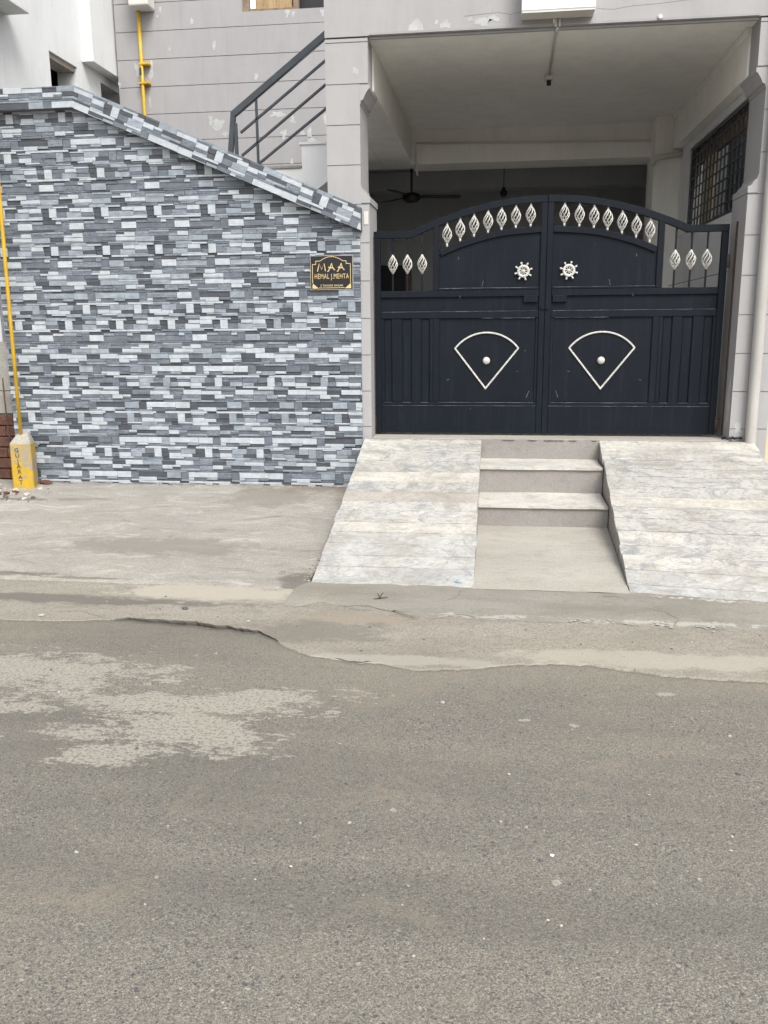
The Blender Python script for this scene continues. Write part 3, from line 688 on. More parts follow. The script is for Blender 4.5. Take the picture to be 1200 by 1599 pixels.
for r_ in range(nrow):
    rot_row = rv.random() < 0.4; SHR = {k: rv.choice([0, 60, 118, 171, 233, 290, 360, 410]) for k in SHIFT}
    for c_ in range(-1, ncol+2):
        vi = 2 if rot_row else rv.choices([0, 1], [0.55, 0.45])[0]
        ox0 = WXR-TW*(c_+1)+0.10+0.13*(r_ % 2); oz = WZ0-0.06+TH*r_
        for i, (a, b, c, d, tone) in enumerate(VAR[vi]):
            g = 0.0007; gx = 0.0009; ox = ox0+SHR[max(q for q in SHIFT if q <= (c if not rot_row else 305-d))]/1000; tone = VAR[vi][i][4]
            if rv.random() < 0.22: tone = rv.choice({'W': 'LLLT', 'L': 'WTM', 'M': 'DTL', 'D': 'MTT', 'T': 'MDL'}[tone])
            x0, x1 = ox+a/1000+(gx if a == 0 else g), ox+b/1000-(gx if b == 457 else g); z1, z0 = oz+TH-c/1000-(gx if c == 0 else g), oz+TH-d/1000+(gx if d == 305 else g)
            full = [(x0, z0), (x1, z0), (x1, z1), (x0, z1)]; p = full
            for h in ((1, 0, WXR), (-1, 0, -WXL), (0, -1, -WZ0), (sn.x, sn.y, sc_), (0, 1, PK[1])):
                if len(p) >= 3: p = clip(p, *h)
            if len(p) < 3 or parea(p) < 2e-5: continue
            cand.append((parea(p), p, len(p) == 4 and abs(parea(p)-parea(full)) < 1e-9, vi, i, tone, ox, oz))
cand.sort(key=lambda q: -q[0])
for k, (ar, p, whole, vi, i, tone, ox, oz) in enumerate(cand):
    if k < 290:
        if whole:
            key = (vi, i); ck = (vi, i, tone)
            if ck not in cache:
                m = MB(); stone(m, [(x-ox, z-oz) for x, z in p], DEP[key]); cache[ck] = m.mesh('stone', tone)
            link('stone', cache[ck], bw, (ox-BO.x, -0.0006, oz-BO.z))
        else:
            m = MB(); stone(m, [(x-ox, z-oz) for x, z in p], DEP[(vi, i)]); m.build('stone', tone, bw, (ox-BO.x, -0.0006, oz-BO.z))
    else:
        small.cur = TONES.index(tone); nv = len(small.v); stone(small, p, DEP[(vi, i)])
small.v = [(x-BO.x, y-0.0006, z-BO.z) for x, y, z in small.v]
kind(small.build('small_stones', TONES, bw), 'stuff')
# coping: level piece, then the raking piece
def coping(A, B, hgt, y0, y1, off, yl, yr):
    d = Vector((B[0]-A[0], B[1]-A[1])); L = d.length; d.normalize(); nrm = Vector((-d.y, d.x))
    A2 = Vector(A)
    def pt(s, h): q = A2+d*s+nrm*h; return (q.x, q.y)
    # ends mitred by yl/yr (shift along the run per unit of height)
    P = [pt(0-yl*hgt/2, -hgt/2), pt(L-yr*hgt/2, -hgt/2), pt(L+yr*hgt/2, hgt/2), pt(0+yl*hgt/2, hgt/2)]
    m = MB().prismY(P, y0, y1); core = child(m, 'coping', 'grout', bw)
    u = -off
    while u < L+0.3:
        V = VAR[rv.choice([0, 1, 2])]
        for i, (a, b, c, e, tone) in enumerate(V):
            if c >= 152: continue
            h1 = hgt/2-c/1000*hgt/0.152; h0 = hgt/2-min(e, 152)/1000*hgt/0.152
            g = 0.0008
            p = [(u+a/1000+g, h0+g), (u+b/1000-g, h0+g), (u+b/1000-g, h1-g), (u+a/1000+g, h1-g)]
            p = clip(p, -1, yl, 0.0); p = clip(p, 1, -yr, L) if len(p) >= 3 else p
            if len(p) < 3 or parea(p) < 3e-5: continue
            q = [pt(*r) for r in p]; m = MB(); stone(m, q, 0.003+rv.uniform(0, .004)); m.v = [(x-BO.x, yy+y0-0.0006-BO.y, z-BO.z) for x, yy, z in m.v]
            m.build('coping_stone', tone, core)
        u += TW
ang = math.atan2(END[1]-PK[1], END[0]-PK[0])
coping((-4.9, PK[1]), PK, 0.165, WALLY-0.075, WALLY+0.30, 0.13, 0.0, math.tan(ang/2)*-1)
coping(PK, END, 0.165, WALLY-0.075, WALLY+0.30, 0.30, -math.tan(ang/2)*-1, math.tan(ang)*-1*-1)

# ================================================================== HOUSE
hs_ = thing('house', 'mauve grey plastered house with open car porch and grooved pillars', 'house', (0.4, 7.15, 0)); HO = hs_.location
FY = 7.15; ZL = 1.55                             # facade plane; eye level
GR0 = ZL+2.119; COURSE = 0.296
def hbox(name, mat, x0, x1, y0, y1, z0, z1, parent=None, bevel=0.0):
    p = parent or hs_; m = MB().box(x0, x1, y0, y1, z0, z1); o = p; off = Vector((0, 0, 0))
    while o is not None: off += Vector(o.location); o = o.parent
    m.v = [(x-off.x, y-off.y, z-off.z) for x, y, z in m.v]; return m.build(name, mat, p, bevel=bevel)
def pillar(x0, x1u, x1l, side):
    """x1u: opening-side edge above the ledge, x1l: below it; side=+1 when the opening lies towards +x"""
    zl = ZL+0.94; T_ = 0.009
    core = hbox('pillar', 'paint', min(x0, x1l), max(x0, x1l), FY+T_, FY+0.43, 0.1, zl)
    hbox('shaft', 'paint', min(x0, x1u), max(x0, x1u), FY+T_, FY+0.43, zl+0.0005, ZL+1.81, core)
    hbox('shaft', 'paint', min(x0, x1l), max(x0, x1l), FY+T_, FY+0.43, ZL+1.8105, ZL+2.149, core)
    g = 0.0032
    edges = [ZL+2.149]+[GR0-COURSE*k for k in range(12)]
    edges = [e for e in edges if e > 0.12]+[0.12]
    for top, bot in zip(edges, edges[1:]):
        segs = [(bot, top)] if not (bot < zl < top) else [(bot, zl), (zl, top)]
        for (b, t_) in segs:
            xe = x1u if (b+t_)/2 > zl else x1l
            if b >= ZL+1.80: xe = x1l
            zb = b+(g if b == bot else 0); zt = t_-(g if t_ == top else 0)
            hbox('plaster_block', 'paint', min(x0, xe), max(x0, xe), FY, FY+T_-0.0003, zb, zt, core)
    return core
pl = pillar(-1.36, -1.092, -1.026, 1)
pr = pillar(2.146, 1.931, 1.860, -1)
def moulding(x0, x1, zprof, y0, y1, name):       # profile in x(z)
    m = MB().prismY(zprof, y0, y1); m.v = [(x-HO[0], y-HO[1], z-HO[2]) for x, y, z in m.v]; return m.build(name, 'paint', hs_)
for s, xu, xl in ((1, -1.092, -1.026), (-1, 1.931, 1.860)):
    f = lambda d: xu+s*d
    moulding(0, 0, [(f(.0006), ZL+1.815), (f(.078), ZL+1.815), (f(.078), ZL+1.79), (f(.062), ZL+1.775), (f(.04), ZL+1.74), (f(.026), ZL+1.71), (f(.006), ZL+1.70), (f(.006), ZL+1.68), (f(.0006), ZL+1.68)], FY+0.0008, FY+0.435, 'capital')
    moulding(0, 0, [(f(.0006), ZL+1.075), (f(.004), ZL+1.075), (f(.01), ZL+1.05), (f(.03), ZL+1.03), (f(.05), ZL+1.0), (f(.074), ZL+0.99), (f(.074), ZL+0.945), (f(.0006), ZL+0.945)], FY+0.0008, FY+0.435, 'ledge')
ZC = ZL+2.155
fa = hbox('fascia', 'paint', -1.36, 3.0, FY, FY+0.23, ZC+0.004, ZC+1.3)
hbox('drip_bead', 'paint_side', -1.012, 1.846, FY-0.010, FY+0.02, ZC+0.006, ZC+0.022)
hbox('drip_bead', 'paint_side', -1.012, 1.846, FY+0.022, FY+0.05, ZC-0.014, ZC+0.002)
hbox('roof_slab', 'paint', -1.355, 2.15, FY+0.24, 14.2, ZC+0.16, ZC+0.35)
hbox('ceiling', 'ceiling', -1.10, 2.0, FY+0.055, 10.56, ZC+0.002, ZC+0.12)
# left beam and the low soffit beyond it
hbox('beam', 'cream', -1.36, -1.012, FY+0.24, 10.95, ZL+1.823, ZC-0.0)
hbox('soffit', 'ceiling', -1.85, -1.364, 10.45, 10.95, ZL+1.823, ZC)
hbox('soffit', 'ceiling', -1.66, -1.364, 8.8, 10.449, ZL+1.8235, ZC-0.001)
# rear beam, its pipe
hbox('beam', 'cream', -1.010, 1.70, 10.48, 10.95, ZL+1.79, ZC)
# right beam and wall with the grille window
hbox('beam', 'cream', 1.845, 2.10, FY+0.24, 10.2, ZL+1.81, ZC)
hbox('cornice', 'cream', 1.825, 1.844, FY+0.24, 10.2, ZC-0.05, ZC-0.001)
WZ_0, WZ_1, WY0, WY1 = ZL+0.90, ZL+1.735, 7.60, 9.78
hbox('porch_wall', 'white', 1.94, 2.10, FY+0.44, 10.2, 0.3, WZ_0-0.004)
hbox('porch_wall', 'white', 1.941, 2.099, WY1, 10.2, WZ_0, ZL+1.808)
hbox('porch_wall', 'white', 1.942, 2.098, WY0, WY1-0.003, WZ_1, ZL+1.807)
hbox('rear_column', 'cream', 1.66, 2.00, 10.21, 10.52, 0.6, ZC-0.002)
hbox('rear_column', 'cream', 1.702, 2.02, 10.53, 10.95, 0.6, ZC-0.003)
# ledge of wall under the window inside
# dim back room
hbox('porch_floor', 'bouncefloor', -1.02, 1.855, 7.112, 7.6, 0.02, 0.608)
hbox('porch_floor', 'bouncefloor', -2.2, 2.1, 7.601, 14.2, 0.02, 0.607)
hbox('sill', 'landing', -1.020, 1.852, 7.104, 7.34, 0.6085, 0.620, None, 0.003)
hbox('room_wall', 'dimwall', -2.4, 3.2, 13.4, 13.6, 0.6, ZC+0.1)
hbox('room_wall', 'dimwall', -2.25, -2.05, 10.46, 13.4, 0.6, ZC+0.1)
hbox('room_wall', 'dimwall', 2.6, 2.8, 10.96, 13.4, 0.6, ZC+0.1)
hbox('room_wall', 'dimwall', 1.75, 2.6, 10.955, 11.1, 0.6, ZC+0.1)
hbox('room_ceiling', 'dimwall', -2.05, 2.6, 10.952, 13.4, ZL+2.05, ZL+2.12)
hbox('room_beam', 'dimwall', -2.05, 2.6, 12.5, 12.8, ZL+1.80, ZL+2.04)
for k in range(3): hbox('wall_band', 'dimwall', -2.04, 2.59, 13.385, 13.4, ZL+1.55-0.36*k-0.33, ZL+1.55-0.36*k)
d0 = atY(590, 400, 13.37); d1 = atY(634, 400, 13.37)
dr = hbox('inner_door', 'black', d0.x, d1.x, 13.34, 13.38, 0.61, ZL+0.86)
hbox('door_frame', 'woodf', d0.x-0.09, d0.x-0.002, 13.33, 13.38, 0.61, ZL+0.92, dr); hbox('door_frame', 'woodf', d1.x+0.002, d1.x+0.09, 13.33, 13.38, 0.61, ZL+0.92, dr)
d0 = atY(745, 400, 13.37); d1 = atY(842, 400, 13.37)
hbox('dark_opening_panel', 'black', d0.x, d1.x, 13.345, 13.38, 0.61, ZL+1.25)  # solid black panel, paints the darkness of an opening on the wall
# grille window
gw = hbox('window_grille', 'black_rail', 1.955, 1.985, WY0+0.002, WY0+0.05, WZ_0, WZ_1); go = Vector(gw.location)+Vector(HO)
hbox('grille_frame', 'black_rail', 1.955, 1.985, WY1-0.07, WY1-0.004, WZ_0, WZ_1-0.002, gw)
hbox('grille_frame', 'black_rail', 1.956, 1.984, WY0+0.052, WY1-0.072, WZ_1-0.035, WZ_1-0.001, gw)
hbox('grille_frame', 'black_rail', 1.956, 1.984, WY0+0.052, WY1-0.072, WZ_0, WZ_0+0.03, gw)
vb = MB().box(-0.006, 0.006, -0.008, 0.008, 0, WZ_1-WZ_0-0.07).mesh('grille_bar', 'black_rail')
hb = MB().box(-0.005, 0.005, 0, WY1-WY0-0.13, -0.006, 0.006).mesh('grille_bar', 'black_rail')
nb_ = 15
for i in range(nb_): link('grille_bar', vb, gw, (1.97-HO[0]+0.0, WY0+0.06+(WY1-WY0-0.15)*(i+0.6)/nb_-HO[1], WZ_0+0.032))
for i in range(7): link('grille_bar', hb, gw, (1.955-HO[0]+0.0, WY0+0.055-HO[1], WZ_0+0.06+(WZ_1-WZ_0-0.12)*(i+0.5)/7))
hbox('window_lintel', 'woodf', 2.02, 2.07, WY0+0.01, WY1-0.01, WZ_1-0.16, WZ_1-0.003)
hbox('window_post', 'beige', 2.02, 2.06, 9.05, 9.42, WZ_0, WZ_1-0.162)
# recessed grooved side wall behind the stair, with the boarded window
SY = 10.2; sx0, sx1 = -4.345, -1.66
wx0, wx1, wz0 = atY(378, 17, SY).x, -1.75, atY(378, 18, SY).z
sw = hbox('side_wall', 'groove', sx0+0.006, sx1-0.05, SY+0.006, SY+0.24, 0.1, wz0-0.004)
for (a_, b_, c_, d_) in ((sx0+0.007, wx0-0.006, wz0-0.003, 6.0), (wx1+0.006, sx1-0.051, wz0-0.003, 6.0), (wx0-0.005, wx1+0.005, wz0+1.26, 6.0)): hbox('wall_core', 'groove', a_, b_, SY+0.007, SY+0.239, c_, d_, sw)
c2 = 0.2895; zz0 = ZL+3.2405
k = -12
while True:
    b = zz0+c2*k; t_ = b+c2
    if b > 5.6: break
    k += 1
    if b < 0.2: continue
    if t_ <= wz0 or b > wz0+1.25: hbox('plaster_band', 'paint_side', sx0, sx1, SY, SY+0.23, b+0.003, t_-0.003, sw, 0.0015)
    else:
        if b < wz0: hbox('plaster_band', 'paint_side', wx0+0.0005, wx1-0.0005, SY+0.0005, SY+0.229, b+0.003, wz0, sw)
        hbox('plaster_band', 'paint_side', sx0, wx0, SY, SY+0.23, b+0.003, t_-0.003, sw, 0.0015)
        hbox('plaster_band', 'paint_side', wx1, sx1, SY, SY+0.23, b+0.003, t_-0.003, sw, 0.0015)
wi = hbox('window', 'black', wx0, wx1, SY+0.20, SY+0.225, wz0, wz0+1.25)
hbox('window_frame', 'woodf', wx0, wx0+0.07, SY+0.05, SY+0.12, wz0+0.002, wz0+1.25, wi)
b0, b1 = atY(396, 8, SY+0.1).x, atY(457, 8, SY+0.1).x
hbox('board', 'wood', b0, b1, SY+0.09, SY+0.11, wz0+0.045, wz0+1.1, wi)
hbox('window_frame', 'woodf', wx0+0.072, b1+0.08, SY+0.06, SY+0.13, wz0+0.002, wz0+0.04, wi)
hbox('window_frame', 'woodf', b1+0.02, b1+0.075, SY+0.06, SY+0.13, wz0+0.042, wz0+1.25, wi)
hbox('torn_paper', 'lightbox', b0-0.03, b0+0.03, SY+0.075, SY+0.088, wz0+0.05, wz0+0.5, wi)
# bare patches where paint has flaked
def blob(cx, cz, rx, rz, seed, n=18):
    P = []
    for i in range(n):
        a = 2*math.pi*i/n; k = 0.62+0.6*noise.noise(Vector((math.cos(a)*1.3+seed*3.3, math.sin(a)*1.3, seed)))+0.25*noise.noise(Vector((math.cos(a)*4+seed, math.sin(a)*4, seed*2)))
        P.append((cx+rx*k*math.cos(a), cz+rz*k*math.sin(a)))
    return P
def patch(px_, py_, rpx, rpz, Y, seed):
    p = atY(px_, py_, Y); sc = Y/FPX
    m = MB().prismY(blob(p.x, p.z, rpx*sc*1.25, rpz*sc*1.25, seed), Y-0.0012, Y+0.002); m.v = [(x-HO[0], y-HO[1], z-HO[2]) for x, y, z in m.v]; m.build('bare_plaster_patch', 'bare', hs_)
for i, (x, y, a, b, Y) in enumerate([(650, 41, 13, 9, FY), (697, 38, 10, 6, FY), (755, 34, 14, 7, FY), (770, 28, 8, 6, FY), (735, 30, 7, 4, FY), (868, 33, 4, 5, FY), (682, 35, 4, 3, FY), (1031, 28, 4, 3, FY), (556, 110, 5, 7, FY),
    (340, 195, 10, 11, SY), (330, 190, 5, 9, SY), (352, 208, 6, 5, SY), (433, 178, 13, 5, SY), (457, 187, 5, 7, SY), (443, 208, 6, 7, SY), (483, 208, 5, 10, SY), (488, 222, 10, 8, SY), (473, 207, 5, 4, SY), (400, 120, 4, 6, SY), (456, 252, 3, 5, SY), (509, 185, 4, 12, SY), (335, 70, 3, 7, SY), (449, 19, 4, 6, SY), (458, 21, 3, 5, SY), (504, 18, 4, 5, SY), (215, 108, 5, 14, SY), (236, 112, 6, 16, SY), (235, 160, 2, 9, SY), (265, 76, 2, 3, SY), (250, 14, 2, 5, SY), (246, 25, 2, 2, SY), (187, 132, 3, 6, SY), (300, 33, 3, 6, SY),
    (1153, 668, 6, 11, FY), (1150, 682, 5, 6, FY)]):
    patch(x, y, a, b, Y, i+1)
m = MB().prismX(blob(FY+0.10, 0.86, 0.05, 0.30, 77, 22), 1.857, 1.862); m.v = [(x-HO[0], y-HO[1], z-HO[2]) for x, y, z in m.v]; m.build('bare_plaster_patch', 'bare', hs_)
# hairline cracks in the fascia
def crackline(pts, Y, wd=0.0022):
    P = []
    for (x0, y0), (x1, y1) in zip(pts, pts[1:]):
        for k in range(5): u = k/5; P.append(atY(x0+(x1-x0)*u, y0+(y1-y0)*u, Y)+Vector((0, 0, 0.006*noise.noise(Vector((x0+u*40, y0, 0))))))
    m = MB(); m.tube([(p.x-HO[0], Y+0.0005-HO[1], p.z-HO[2]) for p in P], wd*0.6, 4); m.build('crack', 'rust', hs_)
crackline([(725, 25), (778, 19), (798, 22), (815, 18)], FY); crackline([(797, 22), (797, 38)], FY); crackline([(932, 13), (960, 14), (985, 9), (1030, 5), (1060, 1), (1100, -4)], FY); crackline([(318, 90), (317, 130), (319, 180)], SY, 0.0012)
hbox('jamb_strip', 'rust', 1.850, 1.8585, 7.345, 7.375, 0.63, ZL+0.76)
hbox('jamb_strip', 'rust', -1.0245, -1.019, 7.34, 7.37, 0.63, ZL+0.70)
# plinth of the right pillar
hbox('plinth', 'rawcon', 2.148, 2.9, FY-0.03, FY+0.5, 0.0, 0.31, None, 0.01)
hbox('plinth', 'rawcon', 2.036, 2.145, FY-0.06, FY-0.002, 0.0, 0.335, None, 0.01)
tagp = atY(572, 340, FY)
hbox('door_tag', 'pvc', tagp.x-0.018, tagp.x+0.018, FY-0.004, FY-0.0005, tagp.z-0.05, tagp.z+0.05)


# ------------------------------------------------------------------ staircase and rail
YS = 8.2
sc = thing('staircase', 'white outside staircase rising behind the sloping wall', 'staircase', (-2.1, YS, 0.3))
run, rise = 0.305, 0.198; tops = []
prof = []
for k in range(1, 9):                               # from the top going down to the left
    xk = -1.794+run*(1-k); zk = ZL+1.598+rise*(1-k)
    prof += [(xk+run, zk), (xk, zk)]
prof += [(prof[-1][0], prof[-1][1]-0.3)]
sl = rise/run; xR = prof[0][0]
zR = ZL+1.214+(xR+1.661)*sl
prof += [(prof[-1][0]+0.35, prof[-1][1]), (xR, zR)]
child(MB().prismY(prof, YS, YS+0.95), 'flight', 'brightwhite', sc)
for k in range(1, 9):
    xk = -1.794+run*(1-k); zk = ZL+1.598+rise*(1-k)
    child(MB().box(xk-0.02, xk+run-0.004, YS-0.012, YS+0.95, zk+0.001, zk+0.022), 'tread', 'rawcon' if k != 1 else 'brightwhite', sc)
YR = 8.17
rl = thing('stair_railing', 'dark grey metal stair railing with slanting bars', 'railing', (-2.43, YR, ZL+1.2))
def rbar(name, a, b, w_, d_=None, ext=0.0):
    A = atY(a[0], a[1], YR); B = atY(b[0], b[1], YR); v = (B-A); B = B+v*ext; d_ = d_ or w_
    m = MB(); v = Vector((B.x-A.x, B.z-A.z)); n = Vector((-v.y, v.x)).normalized()*w_/2
    m.prismY([(A.x+n.x, A.z+n.y), (A.x-n.x, A.z-n.y), (B.x-n.x, B.z-n.y), (B.x+n.x, B.z+n.y)], YR-d_/2, YR+d_/2); return child(m, name, 'black_rail', rl, bevel=0.003)
rbar('handrail', (364, 179), (511, 52), 0.055, 0.05, 0.25)
rbar('bar', (376, 207), (511, 92), 0.022, None, 0.25); rbar('bar', (378, 243), (511, 130), 0.022, None, 0.25); rbar('bar', (405, 255), (511, 168), 0.022, None, 0.25)
rbar('post', (365, 175), (359, 262), 0.045, 0.045); rbar('post', (368, 192), (371, 262), 0.03, 0.03); rbar('baluster', (400, 150), (404, 262), 0.022)

# ------------------------------------------------------------------ small fittings of the house
lb = atY(815, 17, FY-0.16); lb2 = atY(931, 10, FY-0.16)
lx = thing('light_box', 'white box panel fixed to the fascia above the gate', 'sign box', ((lb.x+lb2.x)/2, FY, lb.z)); LO = lx.location
m = MB().box(lb.x, lb2.x, FY-0.16, FY-0.001, lb.z, lb.z+0.8); child(m, 'case', 'lightbox', lx, bevel=0.006)
m = MB().box(lb.x+0.004, lb2.x-0.004, FY-0.156, FY-0.003, lb.z-0.012, lb.z-0.0005); child(m, 'bottom_rim', 'pvc', lx)
def tubething(name, label, cat, pts, r, mat, seg=10, group=None):
    o = Vector(pts[0]); m = MB().tube([Vector(p)-o for p in pts], r, seg); ob = m.build(name, mat, None, o, smooth=True); return tag(ob, label, cat, group)
c = atY(872, 20, FY-0.012); zc = ZC-0.012
pe = atZ(858, 118, ZC-0.012)
cd = thing('conduit', 'pair of thin cream conduits running from white box to ceiling socket', 'conduit', (c.x, FY, ZC))
for dx in (-0.014, 0.014):
    child(MB().tube([(c.x+dx, FY-0.010, lb.z-0.013), (c.x+dx, FY-0.010, ZC-0.004)], 0.008, 8), 'vertical_pipe', 'pvc', cd, smooth=True)
child(MB().tube([(c.x, FY-0.008, ZC-0.012), (c.x-0.005, FY+0.06, ZC-0.012), (pe.x, pe.y, ZC-0.010)], 0.010, 8), 'ceiling_pipe', 'pvc', cd, smooth=True)
lh = thing('lamp_socket', 'small cream lamp socket box on the porch ceiling', 'lamp socket', (pe.x, pe.y, ZC))
child(MB().box(pe.x-0.035, pe.x+0.035, pe.y-0.02, pe.y+0.06, ZC-0.045, ZC+0.001), 'box', 'pvc', lh, bevel=0.004)
child(MB().tube([(pe.x, pe.y+0.02, ZC-0.046), (pe.x, pe.y+0.02, ZC-0.085)], 0.02, 12), 'holder', 'black', lh, smooth=False)
hk = atY(867, 33, FY-0.003); hkm = MB().box(-0.014, 0.014, -0.006, 0.003, -0.012, 0.02).build('cable_clip', 'lightbox', None, hk, bevel=0.003); tag(hkm, 'tiny white cable clip on fascia beside the conduits', 'clip')
hk2 = atY(1031, 27, FY-0.003); tag(MB().tube([(0, 0.004, 0), (0, -0.03, 0)], [0.02, 0.015], 10).build('ceiling_hook', 'pvc', None, hk2), 'small cream knob on the fascia drip edge', 'knob')
# pipe along the rear beam, dropping at both ends
yb_ = 10.462; rb0 = atY(650, 224, yb_); rb1 = atY(1020, 219, yb_)
tubething('beam_conduit', 'thin cream conduit running along the rear porch beam', 'conduit', [(rb0.x+0.02, yb_-0.02, rb0.z-0.34), (rb0.x, yb_, rb0.z-0.26), (rb0.x, yb_, rb0.z), (rb1.x, yb_, rb1.z), (rb1.x, yb_, rb1.z-0.22)], 0.012, 'pvc')
pA = atY(1018, 257, 10.15); pB = atY(1026, 245, 10.16); pC = atY(1078, 238, 10.19)
tubething('waste_pipe', 'white pipe crossing the rear porch column towards the grille', 'pipe', [(pA.x, 10.17, pA.z), (pB.x, 10.17, pB.z), (pC.x, 10.17, pC.z)], 0.028, 'pvc')
# drain pipe down the right pillar
tubething('drain_pipe', 'cream drain pipe running down the right gate pillar', 'drain pipe', [(2.012, FY-0.05, 0.33), (2.011, FY-0.05, 0.6), (2.006, FY-0.05, 2.2), (2.006, FY-0.05, 4.6)], 0.042, 'drain', 16)
# ceiling fan in the back room
fp = atY(643, 307, 11.6); ftop = ZL+2.049
fan = thing('ceiling_fan', 'dark three bladed ceiling fan hanging in the dim back room', 'ceiling fan', (fp.x, 11.6, ftop))
child(MB().tube([(fp.x, 11.6, ftop), (fp.x, 11.6, fp.z+0.06)], 0.014, 8), 'rod', 'dark', fan)
child(MB().tube([(fp.x, 11.6, ftop), (fp.x, 11.6, ftop-0.10)], [0.06, 0.04], 12), 'canopy', 'dark', fan)
child(MB().tube([(fp.x, 11.6, fp.z+0.055), (fp.x, 11.6, fp.z+0.03), (fp.x, 11.6, fp.z-0.03), (fp.x, 11.6, fp.z-0.07), (fp.x, 11.6, fp.z-0.075)], [0.03, 0.11, 0.12, 0.07, 0.01], 18), 'motor', 'dark', fan, smooth=True)
for k in range(3):
    a = RAD(12)+2*math.pi*k/3; d = Vector((math.cos(a), math.sin(a), 0)); q = Vector((-d.y, d.x, 0)); C0 = Vector((fp.x, 11.6, fp.z+0.0))
    pp = []
    for (r_, wd) in ((0.12, 0.03), (0.18, 0.055), (0.60, 0.065), (0.635, 0.045)):
        pp += [(r_, wd)]
    vs = []
    for r_, wd in pp:
        for s_, h in ((-1, 0.012), (1, -0.006)):
            vs += [tuple(C0+d*r_+q*wd*s_+Vector((0, 0, h+0.004))), tuple(C0+d*r_+q*wd*s_+Vector((0, 0, h-0.004)))]
    fs = []
    for i in range(3): a_ = 4*i; b_ = a_+4; fs += [(a_, a_+2, b_+2, b_), (a_+1, b_+1, b_+3, a_+3), (a_, b_, b_+1, a_+1), (a_+2, a_+3, b_+3, b_+2)]
    fs += [(0, 1, 3, 2), (12, 14, 15, 13)]
    child(MB().add(vs, fs), 'blade', 'dark', fan)
bp = atY(787, 300, 12.0); pb = thing('pendant_bulb', 'small dark pendant bulb hanging from a cord in back room', 'pendant lamp', (bp.x, 12.0, ZL+2.049))
child(MB().tube([(bp.x, 12.0, ZL+2.049), (bp.x, 12.0, bp.z+0.05)], 0.006, 6), 'cord', 'dark', pb)
child(MB().tube([(bp.x, 12.0, bp.z+0.06), (bp.x, 12.0, bp.z+0.02)], 0.025, 10), 'holder', 'dark', pb); child(MB().ball((bp.x, 12.0, bp.z-0.01), 0.05), 'bulb', 'dark', pb, smooth=True)
# loose wire seen through the right leaf
wa, wb = atY(1045, 446, 7.6), atY(1130, 422, 7.6)
tubething('loose_wire', 'thin dark wire slung across behind the gate near the pillar', 'wire', [(wa.x, 7.6, wa.z), ((wa.x+wb.x)/2, 7.6, (wa.z+wb.z)/2-0.01), (1.932, 7.6, wb.z+0.005)], 0.0028, 'dark', 6)

# ================================================================== GATE
GY = 7.36; GZ = ZL-0.916
def ornament_mesh():
    m = MB(); h = 0.142; R = 0.033
    for k in range(8):
        a0 = 2*math.pi*k/8; P = []
        for i in range(15):
            u = i/14; r = 0.005+R*(math.sin(math.pi*u)**1.25); a = a0+2.2*u; P.append((r*math.cos(a), r*math.sin(a), h*(u-0.5)))
        m.tube(P, 0.0042, 5)
    m.tube([(0, 0, -h/2-0.006), (0, 0, -h/2+0.008)], [0.009, 0.008], 8); m.tube([(0, 0, h/2-0.008), (0, 0, h/2+0.006)], [0.008, 0.009], 8)
    return m.mesh('twist_cage', 'silver', smooth=True)
CAGE = ornament_mesh()
def wheel_mesh():
    m = MB(); m.tube([(0.0405*math.cos(a), -0.012, 0.0405*math.sin(a)) for a in [2*math.pi*i/28 for i in range(28)]], 0.0115, 8, closed=True)
    m.ball((0, -0.014, 0), 0.014, 12, 8, (1, 0.8, 1))
    for k in range(8):
        a = 2*math.pi*(k+0.5)/8; c_, s_ = math.cos(a), math.sin(a)
        m.tube([(0.01*c_, -0.012, 0.01*s_), (0.034*c_, -0.012, 0.034*s_)], [0.004, 0.0055], 6)
        m.tube([(0.046*c_, -0.012, 0.046*s_), (0.060*c_, -0.012, 0.060*s_), (0.068*c_, -0.012, 0.068*s_), (0.074*c_, -0.012, 0.074*s_)], [0.006, 0.0065, 0.009, 0.006], 8)
    m.tube([(0, 0.006, 0), (0, -0.012, 0)], 0.008, 8)
    return m.mesh('wheel_ornament', 'silver', smooth=True)
WHEEL = wheel_mesh()
def smooth_curve(tab, n):
    """Catmull-Rom through (s,z) points"""
    out = []
    for i in range(len(tab)-1):
        p0 = Vector(tab[max(i-1, 0)]); p1 = Vector(tab[i]); p2 = Vector(tab[i+1]); p3 = Vector(tab[min(i+2, len(tab)-1)])
        for k in range(n):
            u = k/n; out.append(0.5*((2*p1)+(p2-p0)*u+(2*p0-5*p1+4*p2-p3)*u*u+(3*p1-p0-3*p2+p3)*u**3))
    out.append(Vector(tab[-1])); return [(p.x, p.y) for p in out]
ARCH = smooth_curve([(0.302, 1.660), (0.463, 1.727), (0.65, 1.793), (0.835, 1.845), (1.032, 1.884), (1.227, 1.907), (1.408, 1.914)], 5)
LOW = smooth_curve([(0.540, 1.502), (0.706, 1.567), (0.918, 1.627), (1.102, 1.659), (1.362, 1.677)], 6)
